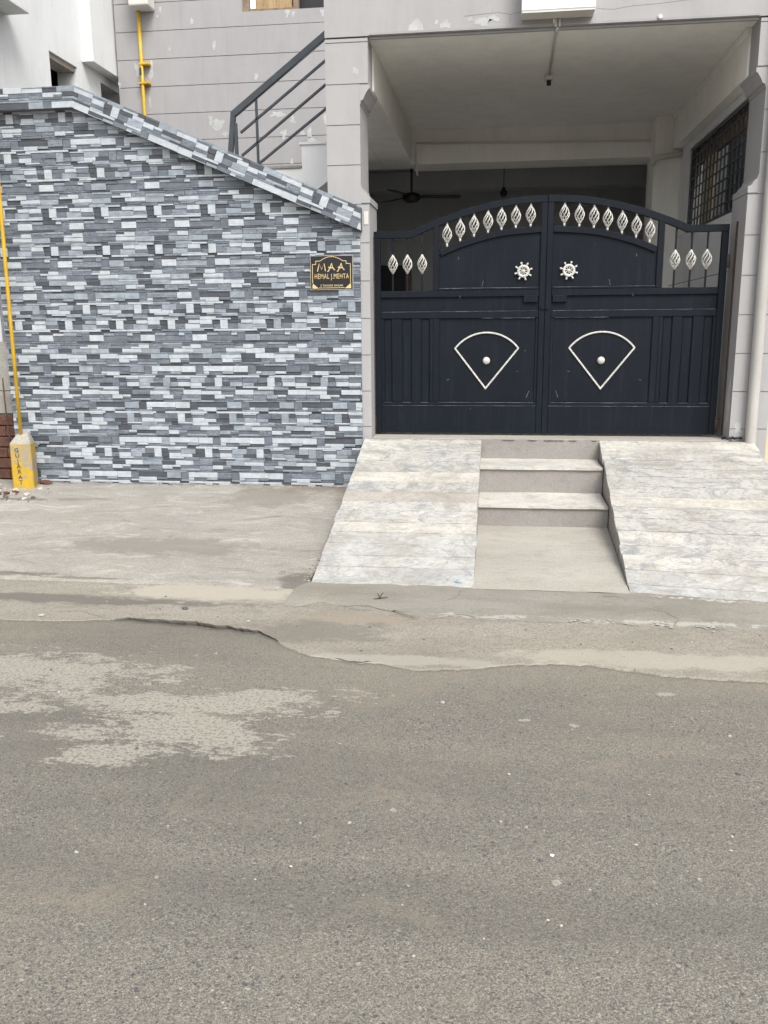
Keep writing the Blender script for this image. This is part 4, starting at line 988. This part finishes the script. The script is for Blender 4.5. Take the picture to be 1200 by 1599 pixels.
def gate_leaf(label, hx, sg):
    g = thing('gate_leaf', label, 'gate', (hx, GY, GZ))
    def MX(m):
        m.v = [(sg*x, y, z) for x, y, z in m.v]; return m
    def bx(name, s0, s1, z0, z1, y0=0.0, y1=0.045, mat='gate', bev=0.003, par=None): return MX(MB().box(s0, s1, y0, y1, z0, z1)).build(name, mat, par or g, bevel=bev)
    D = 0.045
    # frame
    bx('hinge_stile', 0.0, 0.052, 0.0, 1.606)
    MX(MB().sweep([(0.0, 1.661), (0.302, 1.660)]+ARCH[1:], 0.054, 0.0005, D+0.0005)).build('top_rail', 'gate', g, bevel=0.003)
    bx('meeting_stile', 1.362, 1.410, 0.0, 1.8585, 0.001, D)
    bx('middle_stile', 0.491, 0.5405, 1.184, 1.73, 0.002, D-0.002)
    MX(MB().sweep(LOW, 0.048, 0.001, D-0.001)).build('arched_rail', 'gate', g, bevel=0.003)
    bx('rail', 0.053, 1.361, 1.130, 1.183, 0.0015, D)
    bx('rail', 0.053, 1.361, 0.958, 1.014, 0.0015, D)
    bx('bottom_plate', 0.053, 1.361, 0.0, 0.234, 0.003, 0.03)
    bx('bottom_rail', 0.0535, 1.3605, 0.2345, 0.262, -0.001, D-0.004)
    # panels
    up = [(0.5408, 1.2015)]+[(1.3615, 1.2015)]+[(s, z-0.03) for s, z in LOW[::-1]]
    MX(MB().prismY(up, 0.018, 0.022)).build('upper_panel', 'gate', g)
    bx('panel_bead', 0.541, 1.3615, 1.1835, 1.201, 0.0, 0.03)
    bx('band_panel', 0.053, 1.361, 1.0145, 1.1295, 0.020, 0.024, bev=0)
    bx('lower_panel', 0.5465, 1.3615, 0.2625, 0.9575, 0.018, 0.022, bev=0)
    bx('panel_edge', 0.493, 0.546, 0.2625, 0.9575, 0.004, 0.035)
    bx('panel_edge', 1.340, 1.3615, 0.2625, 0.9575, 0.008, 0.017)
    bx('slat_panel', 0.053, 0.4925, 0.2625, 0.9575, 0.020, 0.024, bev=0)
    for (a, b) in ((0.0525, 0.076), (0.146, 0.230), (0.313, 0.390), (0.466, 0.4925)): bx('slat', a, b, 0.2625, 0.9575, 0.006, 0.0195, bev=0.002)
    for (a, b) in ((0.084, 0.140), (0.238, 0.306), (0.398, 0.458)): bx('slat_bead', a, b, 0.2625, 0.952, 0.0155, 0.0198, bev=0.0025)
    # worn paint showing along the ledges
    for (a, b, z) in ((0.545, 1.345, 1.2012), (0.066, 1.345, 1.0142), (0.55, 1.335, 0.2622), (0.08, 0.14, 0.2622), (0.236, 0.306, 0.2622), (0.396, 0.458, 0.2622), (0.9, 1.33, 0.9582), (0.056, 1.355, 0.2342)):
        n = 24; m = MB(); vs = []
        for i in range(n+1):
            s = a+(b-a)*i/n; q = 0.0022*max(0.12, 0.5+0.9*noise.noise(Vector((s*9+hx*7, z*13, 1)))); y = -0.0022 if z < 0.3 else -0.0003
            if z > 1.1 and z < 1.21: y = -0.0008
            if 0.9 < z < 1.1: y = 0.0009
            vs += [(s, y, z-q*0.4), (s, y, z-q*1.6)]
        fs = [(2*i, 2*i+1, 2*i+3, 2*i+2) for i in range(n)]
        n2 = len(vs); vs += [(x, y+0.0014, z_) for x, y, z_ in vs]; fs += [tuple(k+n2 for k in f) for f in fs]
        m.add(vs, fs); MX(m).build('worn_edge', 'gate_wear', g)
    # balusters
    def cage(s, zc, par): o = link('twist_cage', CAGE, par, (0, 0, zc)); o.rotation_euler = (0, 0, s*9.0); return o
    for s in (0.604, 0.711, 0.823, 0.936, 1.044, 1.159, 1.277):
        zt = interp(ARCH, s)-0.045; zb = interp(LOW, s)-0.004; zc = (zt+zb)/2
        m = MB().tube([(0, 0, zb-zc), (0, 0, -0.066)], [0.0085, 0.0095], 8); m.tube([(0, 0, 0.066), (0, 0, zt-zc)], [0.009, 0.0075], 8)
        b = m.build('baluster', 'silver', g, (sg*s, 0.022, zc), smooth=True); cage(s, 0, b)
    for s in (0.155, 0.277, 0.399):
        zt = (1.607 if s < 0.3 else interp(ARCH, s)-0.05); zc = 1.398
        m = MB().box(-0.0065, 0.0065, -0.0065, 0.0065, 1.182-zc, -0.07); m.box(-0.0065, 0.0065, -0.0065, 0.0065, 0.07, zt-zc)
        b = m.build('baluster', 'gate', g, (sg*s, 0.022, zc)); cage(s, 0, b)
    o = link('wheel_ornament', WHEEL, g, (sg*1.229, 0.012, 1.327)); o.rotation_euler = (0, sg*0.12, 0)
    # fan shaped trim
    A, T, B, V = Vector((0.67, 0.711)), Vector((0.941, 0.846)), Vector((1.211, 0.711)), Vector((0.937, 0.366))
    hh = T.y-A.y; ww = (B.x-A.x)/2; Rr = (ww*ww+hh*hh)/(2*hh); cz = T.y-Rr; a0 = math.asin(ww/Rr)
    m = MB(); m.sweep([(0.941+(Rr)*math.sin(-a0+2*a0*i/24), cz+Rr*math.cos(-a0+2*a0*i/24)) for i in range(25)], 0.014, 0.006, 0.0178)
    m2 = MB().sweep([(A.x+0.001, A.y-0.004), (V.x, V.y), (B.x-0.001, B.y-0.004)], 0.014, 0.0065, 0.0178, side=1)
    fo = MX(m).build('fan_trim', 'silver', g, bevel=0.003); MX(m2).build('point_trim', 'silver', fo, bevel=0.003)
    MX(MB().ball((0.941, 0.014, 0.608), 0.031, 16, 10, (1, 0.75, 1))).build('knob', 'silver', g, smooth=True)
    bx('lock_box', 1.236, 1.352, 1.080, 1.136, -0.004, 0.0195)
    bx('latch', 1.375, 1.41, 1.02, 1.05, -0.008, 0.0, 'gate')
    for z in (1.33, 0.03):
        h = MX(MB().tube([(-0.008, 0.005, z), (-0.008, 0.005, z+0.105)], 0.014, 10)).build('hinge', 'rust', g, smooth=True)
    for i, (s, z, a, L) in enumerate(((0.70, 1.44, 1.4, .02), (0.9, 1.235, 1.35, .045), (0.715, 1.13, 1.2, .02), (1.29, 0.33, 1.2, .06), (0.62, 0.45, .4, .02), (1.2, 0.52, .1, .015))):
        yy = 0.0172 if z != 1.13 else 0.001
        m = MB().box(-L/2, L/2, -0.0006, 0.0006, -0.0012, 0.0012); c_, s_ = math.cos(a), math.sin(a); m.v = [(s+x*c_-zz*s_, yy+y, z+x*s_+zz*c_) for x, y, zz in m.v]; MX(m).build('scratch', 'gate_wear', g)
    return g
gate_leaf('navy black metal gate leaf hinged beside the tiled wall', -1.022, 1)
gate_leaf('navy black metal gate leaf hinged to pillar with the drain pipe', 1.800, -1)
# lumps of black cable at the foot of the right jamb
tubething('black_cable', 'crumpled black cable lying at foot of the drain pipe pillar', 'cable', [(1.80+0.02*i+0.012*math.sin(i*2.1), 7.12+0.012*math.cos(i*1.7), 0.634+0.010*abs(math.sin(i*1.3))) for i in range(9)], 0.010, 'black', 8)

# ================================================================== NAME PLATE
def text_mesh(txt, size, depth, mat, xs=1.0, bold=0.0):
    cu = bpy.data.curves.new('lettering', 'FONT'); cu.body = txt; cu.size = size; cu.extrude = depth; cu.offset = bold; cu.align_x = 'CENTER'; cu.resolution_u = 3; cu.space_character = 1.12 if len(txt) > 3 else 1.0
    ob = bpy.data.objects.new('lettering', cu); COL.objects.link(ob); dg = bpy.context.evaluated_depsgraph_get(); dg.update()
    me = bpy.data.meshes.new_from_object(ob.evaluated_get(dg)); bpy.data.objects.remove(ob)
    me.materials.clear(); me.materials.append(MAT[mat])
    for v in me.vertices: v.co = Vector((v.co.x*xs, -v.co.z, v.co.y))
    return me
p0, p1 = atY(485, 400, 7.125), atY(551, 451, 7.125)
PLX, PLZ, PWD, PHT = (p0.x+p1.x)/2, (p0.z+p1.z)/2, p1.x-p0.x, p0.z-p1.z
npn = thing('name_plate', 'small black and gold house name plate on the tiled wall', 'name plate', (PLX, 7.134, PLZ))
MB().box(-PWD/2, PWD/2, -0.010, 0.012, -PHT/2, PHT/2).build('plate', 'plate', npn, bevel=0.0015)
m = MB(); W2, H2 = PWD/2, PHT/2
m.box(-W2-0.005, -W2-0.0002, -0.0085, 0.008, -H2-0.005, H2+0.005); m.box(W2+0.0002, W2+0.005, -0.0085, 0.008, -H2-0.005, H2+0.005); m.box(-W2, W2, -0.0085, 0.008, H2+0.0002, H2+0.005); m.box(-W2, W2, -0.0085, 0.008, -H2-0.005, -H2-0.0002)
m.build('edge', 'chip', npn)
def gold_line(pts, wd=0.0045):
    m = MB().sweep([(a*W2, b*H2) for a, b in pts], wd, -0.0112, -0.0098, side=-1); m.build('gold_border', 'gold', npn)
arc = [(-0.55+1.1*i/12, 0.72+0.26*math.sin(math.pi*i/12)**0.9) for i in range(13)]
gold_line([(-0.93, -0.72), (-0.93, 0.52), (-0.76, 0.52), (-0.76, 0.72)]+arc+[(0.72, 0.72), (0.72, 0.55), (0.92, 0.55), (0.92, -0.72)])
gold_line([(0.62, -0.93), (-0.62, -0.93)], 0.004)
for s in (-1, 1):
    q = [(s*0.93*W2, -0.60*H2)]+[(s*(0.93-0.30*math.sin(math.pi/2*i/6)**1.0)*W2, (-0.95+0.35*math.cos(math.pi/2*i/6))*H2) for i in range(7)]+[(s*0.93*W2, -0.95*H2)]
    # concave corner filled gold
    q = [(s*0.93*W2, -0.58*H2)]+[(s*(0.63+0.30*(1-math.sin(math.pi/2*i/6)))*W2, (-0.95+0.37*(1-math.sin(math.pi/2*(i+0)/6))**1.0*0.9)*H2) for i in range(7)]+[(s*0.93*W2, -0.95*H2)]
    MB().prismY(q, -0.0112, -0.0098).build('gold_corner', 'gold', npn)
# slanted brush-like capitals of the first line
GL = {'M': [[(-.05, -.05), (.22, 1), (.50, .22), (.84, 1), (1.0, 0)]], 'A': [[(-.12, -.08), (.05, 0.0), (.55, 1.0), (.62, .5), (.95, 0.1)], [(.02, .52), (.3, .38), (.62, .42)]]}
u0 = -0.66
lm = MB()
for ch, wd in (('M', .40), ('A', .36), ('A', .36)):
    for stroke in GL[ch]:
        P = [((u0+x*wd*0.92)*W2, (0.10+0.46*y)*H2) for x, y in stroke]
        lm.tube([(x, -0.0104, z) for x, z in P], 0.0042, 6)
    u0 += wd+0.10
for i, v in enumerate(lm.v): lm.v[i] = (v[0], -0.0104+(v[1]+0.0104)*0.25, v[2])
lm.build('lettering', 'gold', npn)
link('lettering', text_mesh('HEMAL J.MEHTA', 0.056, 0.0006, 'gold', 0.64, 0.0), npn, (0.0, -0.0107, -0.36*H2))
link('lettering', text_mesh('2 TAGORE NAGAR', 0.022, 0.0006, 'gold', 0.92, 0.0002), npn, (0.0, -0.0107, -0.83*H2))

# ================================================================== GAS MARKER, PIPES, NEIGHBOURS
mk = thing('marker_post', 'short yellow painted concrete marker post at the tiled wall corner', 'marker post', (-4.075, 6.98, zapron(-4.075, 6.98)-0.01), rot=(0, 0, RAD(16)))
mb = MB(); a = 0.088; hh = 0.40
mb.add([(-a, -a, -0.05), (a, -a, -0.05), (a, a, -0.05), (-a, a, -0.05), (-a*.97, -a*.97, hh), (a*.97, -a*.97, hh), (a*.97, a*.97, hh), (-a*.97, a*.97, hh)], [(0, 3, 2, 1), (0, 1, 5, 4), (1, 2, 6, 5), (2, 3, 7, 6), (3, 0, 4, 7), (4, 5, 6, 7)])
mb.build('body', 'yellow', mk, bevel=0.008)
mb = MB(); mb.add([(-a*.95, -a*.95, hh-0.004), (a*.95, -a*.95, hh-0.004), (a*.95, a*.95, hh-0.004), (-a*.95, a*.95, hh-0.004), (-a*.5, -a*.2, hh+0.06), (a*.55, -a*.1, hh+0.075), (a*.55, a*.7, hh+0.09), (-a*.5, a*.7, hh+0.07)], [(0, 3, 2, 1), (0, 1, 5, 4), (1, 2, 6, 5), (2, 3, 7, 6), (3, 0, 4, 7), (4, 5, 6, 7)])
rough_grid(mb, 0.008, 3).build('top', 'rawcon', mk, bevel=0.006)
for i, ch in enumerate('GUJARAT'):
    link('lettering', text_mesh(ch, 0.052, 0.0006, 'marking', 0.95), mk, (-0.030+0.002*i, -a-0.0012, hh-0.075-0.047*i))
gp = atY(36, 678, 6.98)
tubething('gas_pipe', 'slim bright yellow gas pipe rising from the marker post', 'pipe', [(-4.082, 6.985, 0.60), (-4.075, 6.985, 1.6), (-4.062, 6.985, 2.7), (-4.055, 6.985, 4.6)], 0.0155, 'yellowpipe', 12)
# riser on the house side wall
rx0 = atY(216, 15, SY-0.05); rx1 = atY(226, 177, SY-0.05)
gr = thing('gas_riser', 'yellow gas riser pipe clamped to the mauve side wall', 'pipe', (rx1.x, SY-0.05, 1.2))
child(MB().tube([(rx1.x, SY-0.05, 1.2), (rx1.x, SY-0.05, rx1.z), (rx0.x, SY-0.05, rx0.z+0.1)], 0.019, 12), 'pipe', 'yellowpipe', gr, smooth=True)
for yp in (100, 130):
    q = atY(222, yp, SY-0.05); child(MB().box(q.x-0.035, q.x+0.09, SY-0.075, SY-0.0, q.z-0.012, q.z+0.012), 'clamp', 'yellowpipe', gr, bevel=0.004)
    child(MB().tube([(q.x+0.07, SY-0.075, q.z), (q.x+0.07, SY-0.095, q.z)], 0.012, 8), 'bolt', 'yellowpipe', gr)
q = atY(221, 113, SY-0.05); child(MB().tube([(q.x, SY-0.05, q.z+0.05), (q.x, SY-0.05, q.z-0.03)], 0.0215, 12), 'joint_sleeve', 'rust', gr)
q0, q1 = atY(203, 8, SY-0.16), atY(234, 10, SY-0.16)
tag(MB().box(-(q1.x-q0.x)/2, (q1.x-q0.x)/2, -0.07, 0.148, 0, 0.42).build('meter_box', 'pvc', None, ((q0.x+q1.x)/2, SY-0.15, q1.z), bevel=0.025, seg=3), 'white meter box above the yellow riser on side wall', 'meter box')

nh = thing('neighbour_house', 'white unfinished neighbouring house with bare window openings', 'house', (-5.5, 9.2, 0)); NX = -4.5
def nbox(name, mat, x0, x1, y0, y1, z0, z1, par=None, bev=0.0):
    m = MB().box(x0, x1, y0, y1, z0, z1); m.v = [(x+5.5, y-9.2, z) for x, y, z in m.v]; return m.build(name, mat, par or nh, bevel=bev)
O1 = (8.90, 9.50, 2.9, ZL+2.705); O2 = (10.06, 10.56, 2.7, ZL+2.70); t_ = 0.23
nbox('wall', 'white', NX-t_, NX, 7.55, O1[0], 0.0, 5.6)
nbox('wall', 'white', NX-t_+0.001, NX-0.0005, O1[0], O1[1], 0.0, O1[2])
nbox('wall', 'white', NX-t_+0.001, NX-0.0005, O1[0], O1[1], O1[3], 5.6)
nbox('wall', 'white', NX-t_, NX, O1[1], O2[0], 0.0, 5.6)
nbox('wall', 'white', NX-t_+0.001, NX-0.0005, O2[0], O2[1], 0.0, O2[2])
nbox('wall', 'white', NX-t_+0.001, NX-0.0005, O2[0], O2[1], O2[3], 5.6)
nbox('wall', 'white', NX-t_, NX, O2[1], 12.5, 0.0, 5.6)
nbox('wall', 'white', -8, NX-t_-0.002, 7.55, 7.75, 0.0, 5.6)
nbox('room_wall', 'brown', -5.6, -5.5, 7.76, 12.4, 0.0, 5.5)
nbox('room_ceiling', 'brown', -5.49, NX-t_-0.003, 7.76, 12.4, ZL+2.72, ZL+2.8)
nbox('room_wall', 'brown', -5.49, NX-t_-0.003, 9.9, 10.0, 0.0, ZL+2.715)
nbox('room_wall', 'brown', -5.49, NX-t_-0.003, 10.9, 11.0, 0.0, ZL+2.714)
nbox('window_bay', 'white', NX+0.001, NX+0.135, 9.62, 12.0, ZL+2.79, 5.6, None, 0.004)
nbox('window_head', 'rawcon', NX-t_+0.02, NX-0.03, O1[0]+0.002, O1[1]-0.002, O1[3]-0.05, O1[3]-0.001)
nbox('sunshade', 'white', NX+0.001, NX+0.24, 6.9, 8.12, ZL+2.775, ZL+2.88, None, 0.004)
nbox('wall', 'rawcon', -8, NX, 6.9, 7.549, ZL+2.6, 5.6)

# rough pier beside the wall end
pi = thing('brick_pier', 'half built brick and concrete pier at the end of tiled wall', 'pier', (-4.46, 7.36, 0.1))
bx0, bx1 = -4.70, -4.285
bm_ = MB().box(-0.10, 0.10, -0.05, 0.05, -0.044, 0.044); brick = bm_.mesh('brick', 'brick', bevel=0.005)
for r_ in range(7):
    for c_ in range(3):
        xo = -4.60+0.208*c_-(0.10 if r_ % 2 else 0.0)
        o = link('brick', brick, pi, (xo+random.uniform(-.006, .006)+4.46+0.02, random.uniform(-.012, .004)-0.08, 0.05+0.097*r_), (random.uniform(-.02, .02), 0, random.uniform(-.03, .03)))
child(MB().box(bx0, bx1-0.03, 7.285, 7.5, 0.0, 0.80), 'mortar_core', 'rawcon', pi)
mb = MB(); n = 8
for i in range(n+1):
    z = 0.795+(1.42-0.795)*i/n; k = 0.012*noise.noise(Vector((i*1.3, 0, 2)))
    mb.v += [(bx0, 7.26+k, z), (bx1+k, 7.26+k, z), (bx1+k*1.5, 7.5, z), (bx0, 7.5, z)]
for i in range(n):
    a_ = 4*i; b_ = a_+4
    for j in range(4): mb.f.append((a_+j, a_+(j+1) % 4, b_+(j+1) % 4, b_+j)); mb.mi.append(0)
mb.f += [(3, 2, 1, 0), (4*n, 4*n+1, 4*n+2, 4*n+3)]; mb.mi += [0, 0]
child(mb, 'concrete_shaft', 'rawcon', pi)
rbp = [atY(x, y, 7.2) for x, y in [(4, 590), (9, 640), (15, 680), (20, 735)]]
tubething('rebar', 'thin rusty reinforcing rod standing against the brick pier', 'rebar', [(p.x, 7.2, p.z) for p in rbp[:3]]+[(rbp[3].x, 7.2, 0.16)], 0.006, 'rust', 6)
q = atY(9, 610, 7.19); tubething('tie_wire', 'short rusty tie wire crossing the reinforcing rod', 'wire', [(q.x-0.07, 7.192, q.z), (q.x+0.05, 7.192, q.z)], 0.004, 'rust', 6)
# beige neighbour on the far right
nr_ = thing('beige_house', 'beige rendered neighbouring house beyond the drain pipe pillar', 'house', (3.6, 8.5, 0))
def rbox(name, mat, x0, x1, y0, y1, z0, z1): m = MB().box(x0, x1, y0, y1, z0, z1); m.v = [(x-3.6, y-8.5, z) for x, y, z in m.v]; return m.build(name, mat, nr_)
rbox('wall', 'beige', 2.62, 5.0, 7.76, 17.0, 0.05, 5.0)
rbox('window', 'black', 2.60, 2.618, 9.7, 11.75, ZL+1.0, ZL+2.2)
rbox('wall', 'beige', 2.152, 2.618, 7.66, 7.75, 0.05, 4.6)

# ================================================================== LOOSE BITS
bc = atZ(76, 752, zapron(-3.9, 7.0)+0.02)
tag(link('brick_chunk', rock(0.045, 4, (1.3, .8, .5)), None, (bc.x, bc.y-0.03, zapron(bc.x, bc.y)+0.012)), 'broken red brick chunk lying at the marker post foot', 'brick')
bpy.data.objects['brick_chunk'].data.materials.append(MAT['brick'])
# rubble heap by the marker post
mb = MB(); rr = random.Random(21); n = 0
rocks = [rock(1.0, 30+i, (1, rr.uniform(.7, 1.1), rr.uniform(.4, .8))) for i in range(6)]
rub = MB()
for i in range(330):
    x = -4.75+abs(rr.gauss(0, 0.30))*1.4; y = 6.72+rr.gauss(0, 0.16)-0.10*(x+4.7)
    if x > -3.75 or y > 7.1 or (abs(x+4.075) < 0.1 and abs(y-6.98) < 0.1): continue
    r_ = rr.choice([.006, .008, .01, .012, .016, .022, .03]); me = rocks[i % 6]; a_ = rr.uniform(0, 6.28); c_, s_ = math.cos(a_), math.sin(a_)
    rub.cur = rr.choices([0, 1, 2], [.62, .18, .2])[0]
    rub.add([(x+r_*(v.co.x*c_-v.co.y*s_), y+r_*(v.co.x*s_+v.co.y*c_), zapron(x, y)+r_*(v.co.z+0.25)) for v in me.vertices], [tuple(p.vertices) for p in me.polygons])
kind(rub.build('rubble', ['rubble', 'brick', 'pebble_d']), 'stuff')
# crumbs of mortar along the skim edge and under the right ramp
cr = MB()
for i in range(420):
    if i < 240:
        u = rr.random(); x = (0.05+2.0*u); y = interp(SK_B, x)+rr.gauss(0.0, 0.022)
        if noise.noise(Vector((x*5, 0, 8))) < 0.02: continue
    else: x = rr.uniform(0.86, 2.0); y = 4.845-0.137*(x-0.787)-rr.uniform(0.0, 0.04)
    r_ = rr.choice([.002, .003, .004, .005, .007]) if i < 240 else rr.choice([.008, .012, .018, .022]); me = rocks[i % 6]
    cr.add([(x+r_*1.5*v.co.x, y+r_*v.co.y, zstrip(x, y)+0.008+r_*0.45*v.co.z) for v in me.vertices], [tuple(p.vertices) for p in me.polygons])
kind(cr.build('mortar_crumbs', 'chip'), 'stuff')
# grit scattered on the lane
gt = MB()
for i in range(300):
    x = rr.uniform(-2.6, 2.6); y = rr.uniform(1.6, 4.6)
    if y > edgeY(x)-0.02: z = zstrip(x, max(y, edgeY(x)+0.02))
    else: z = zroad(x, y)
    r_ = rr.choice([.0025, .003, .0035, .004, .005, .0065]); me = rocks[i % 6]; gt.cur = rr.choices([0, 1, 2], [.22, .5, .28])[0]
    gt.add([(x+r_*v.co.x, y+r_*v.co.y, z+r_*(v.co.z*0.8+0.3)) for v in me.vertices], [tuple(p.vertices) for p in me.polygons])
kind(gt.build('road_grit', ['pebble', 'pebble_d', 'rubble']), 'stuff')
def ground_at(x, y): return atZ(x, y, 0.01)
PEB = [(863, 1332, .0055, 'lightbox', 'bright white chip lying alone on the open asphalt'), (289, 953, .016, 'pebble_d', 'dark pebble on the concrete strip above the crack'), (65, 963, .014, 'pebble', 'flat pale pebble on the concrete strip short of crack'), (478, 941, .014, 'pebble', 'pale pebble at the ramp corner beside the apron'), (692, 1094, .008, 'pebble', 'small pale pebble on asphalt below the strip edge'), (1154, 1207, .008, 'pebble_d', 'small dark pebble on asphalt away from the gate'), (389, 973, .011, 'pebble', 'pale pebble resting just above the crack'), (845, 1340, .006, 'pebble_d', 'tiny dark pebble beside the bright white chip')]
for i, (x, y, r_, mt, lab) in enumerate(PEB):
    p = ground_at(x, y); z = zstrip(p.x, p.y) if p.y > edgeY(p.x) else zroad(p.x, p.y)
    me = rock(r_, i+50, (1.3, .9, .55)); me.materials.append(MAT[mt]); o = link('pebble', me, None, (p.x, p.y, z+r_*0.3))
    tag(o, lab, 'pebble', 'loose pebbles on the lane')
gm = MB()
for i in range(700):
    k_ = i % 2
    if k_ == 0: x = rr.uniform(-4.0, -1.1); y = 7.125-abs(rr.gauss(0, 0.02)); z = zapron(x, y)
    elif k_ == 1: y = rr.uniform(4.9, 7.1); x = -1.09-abs(rr.gauss(0, 0.02)); z = zapron(x, y)
    else: x = rr.uniform(WX0+0.01, 0.78); y = 6.13-abs(rr.gauss(0, 0.018)); z = 0.036+0.074*(y-4.84)/1.325
    r_ = rr.choice([.002, .003, .004, .006]); me = rocks[i % 6]; gm.cur = rr.choices([0, 1], [.7, .3])[0]
    gm.add([(x+r_*v.co.x*1.4, y+r_*v.co.y, z+r_*(v.co.z*0.6+0.1)) for v in me.vertices], [tuple(p.vertices) for p in me.polygons])
kind(gm.build('swept_dirt', ['soil', 'rubble']), 'stuff')
# scrap of blue plastic on the ramp, twig at its foot
d = _ray(715, 911); k = (ZTOP-ZF)/(YTOP-YF); tt = (ZF-k*YF-EYE)/(d.z-k*d.y); sp = d*tt+Vector((0, 0, EYE))
MAT['blue'] = plain('blue_plastic', (0.12, 0.36, 0.60), 0.5)
tag(MB().add([(-.025, .008, .004), (-.005, .006, .007), (.03, -.008, .004), (.02, -.012, .003), (-.01, -.004, .005)], [(0, 1, 2, 3, 4)]).build('plastic_scrap', 'blue', None, sp+Vector((0, 0, 0.011))), 'tiny blue plastic scrap at foot of marble ramp', 'litter')
p = ground_at(592, 942); zt = zstrip(p.x, p.y)+0.012
tw = thing('twig', 'small dark dry twig lying below the marble ramp foot', 'twig', (p.x, p.y, zt))
for (a_, b_) in (((-.03, 0, 0), (.05, .01, .012)), ((0, 0, .004), (.02, .035, .03)), ((.01, 0, .004), (-.01, .02, .028))): MB().tube([a_, b_], [0.004, 0.0025], 5).build('stem', 'rust', tw)
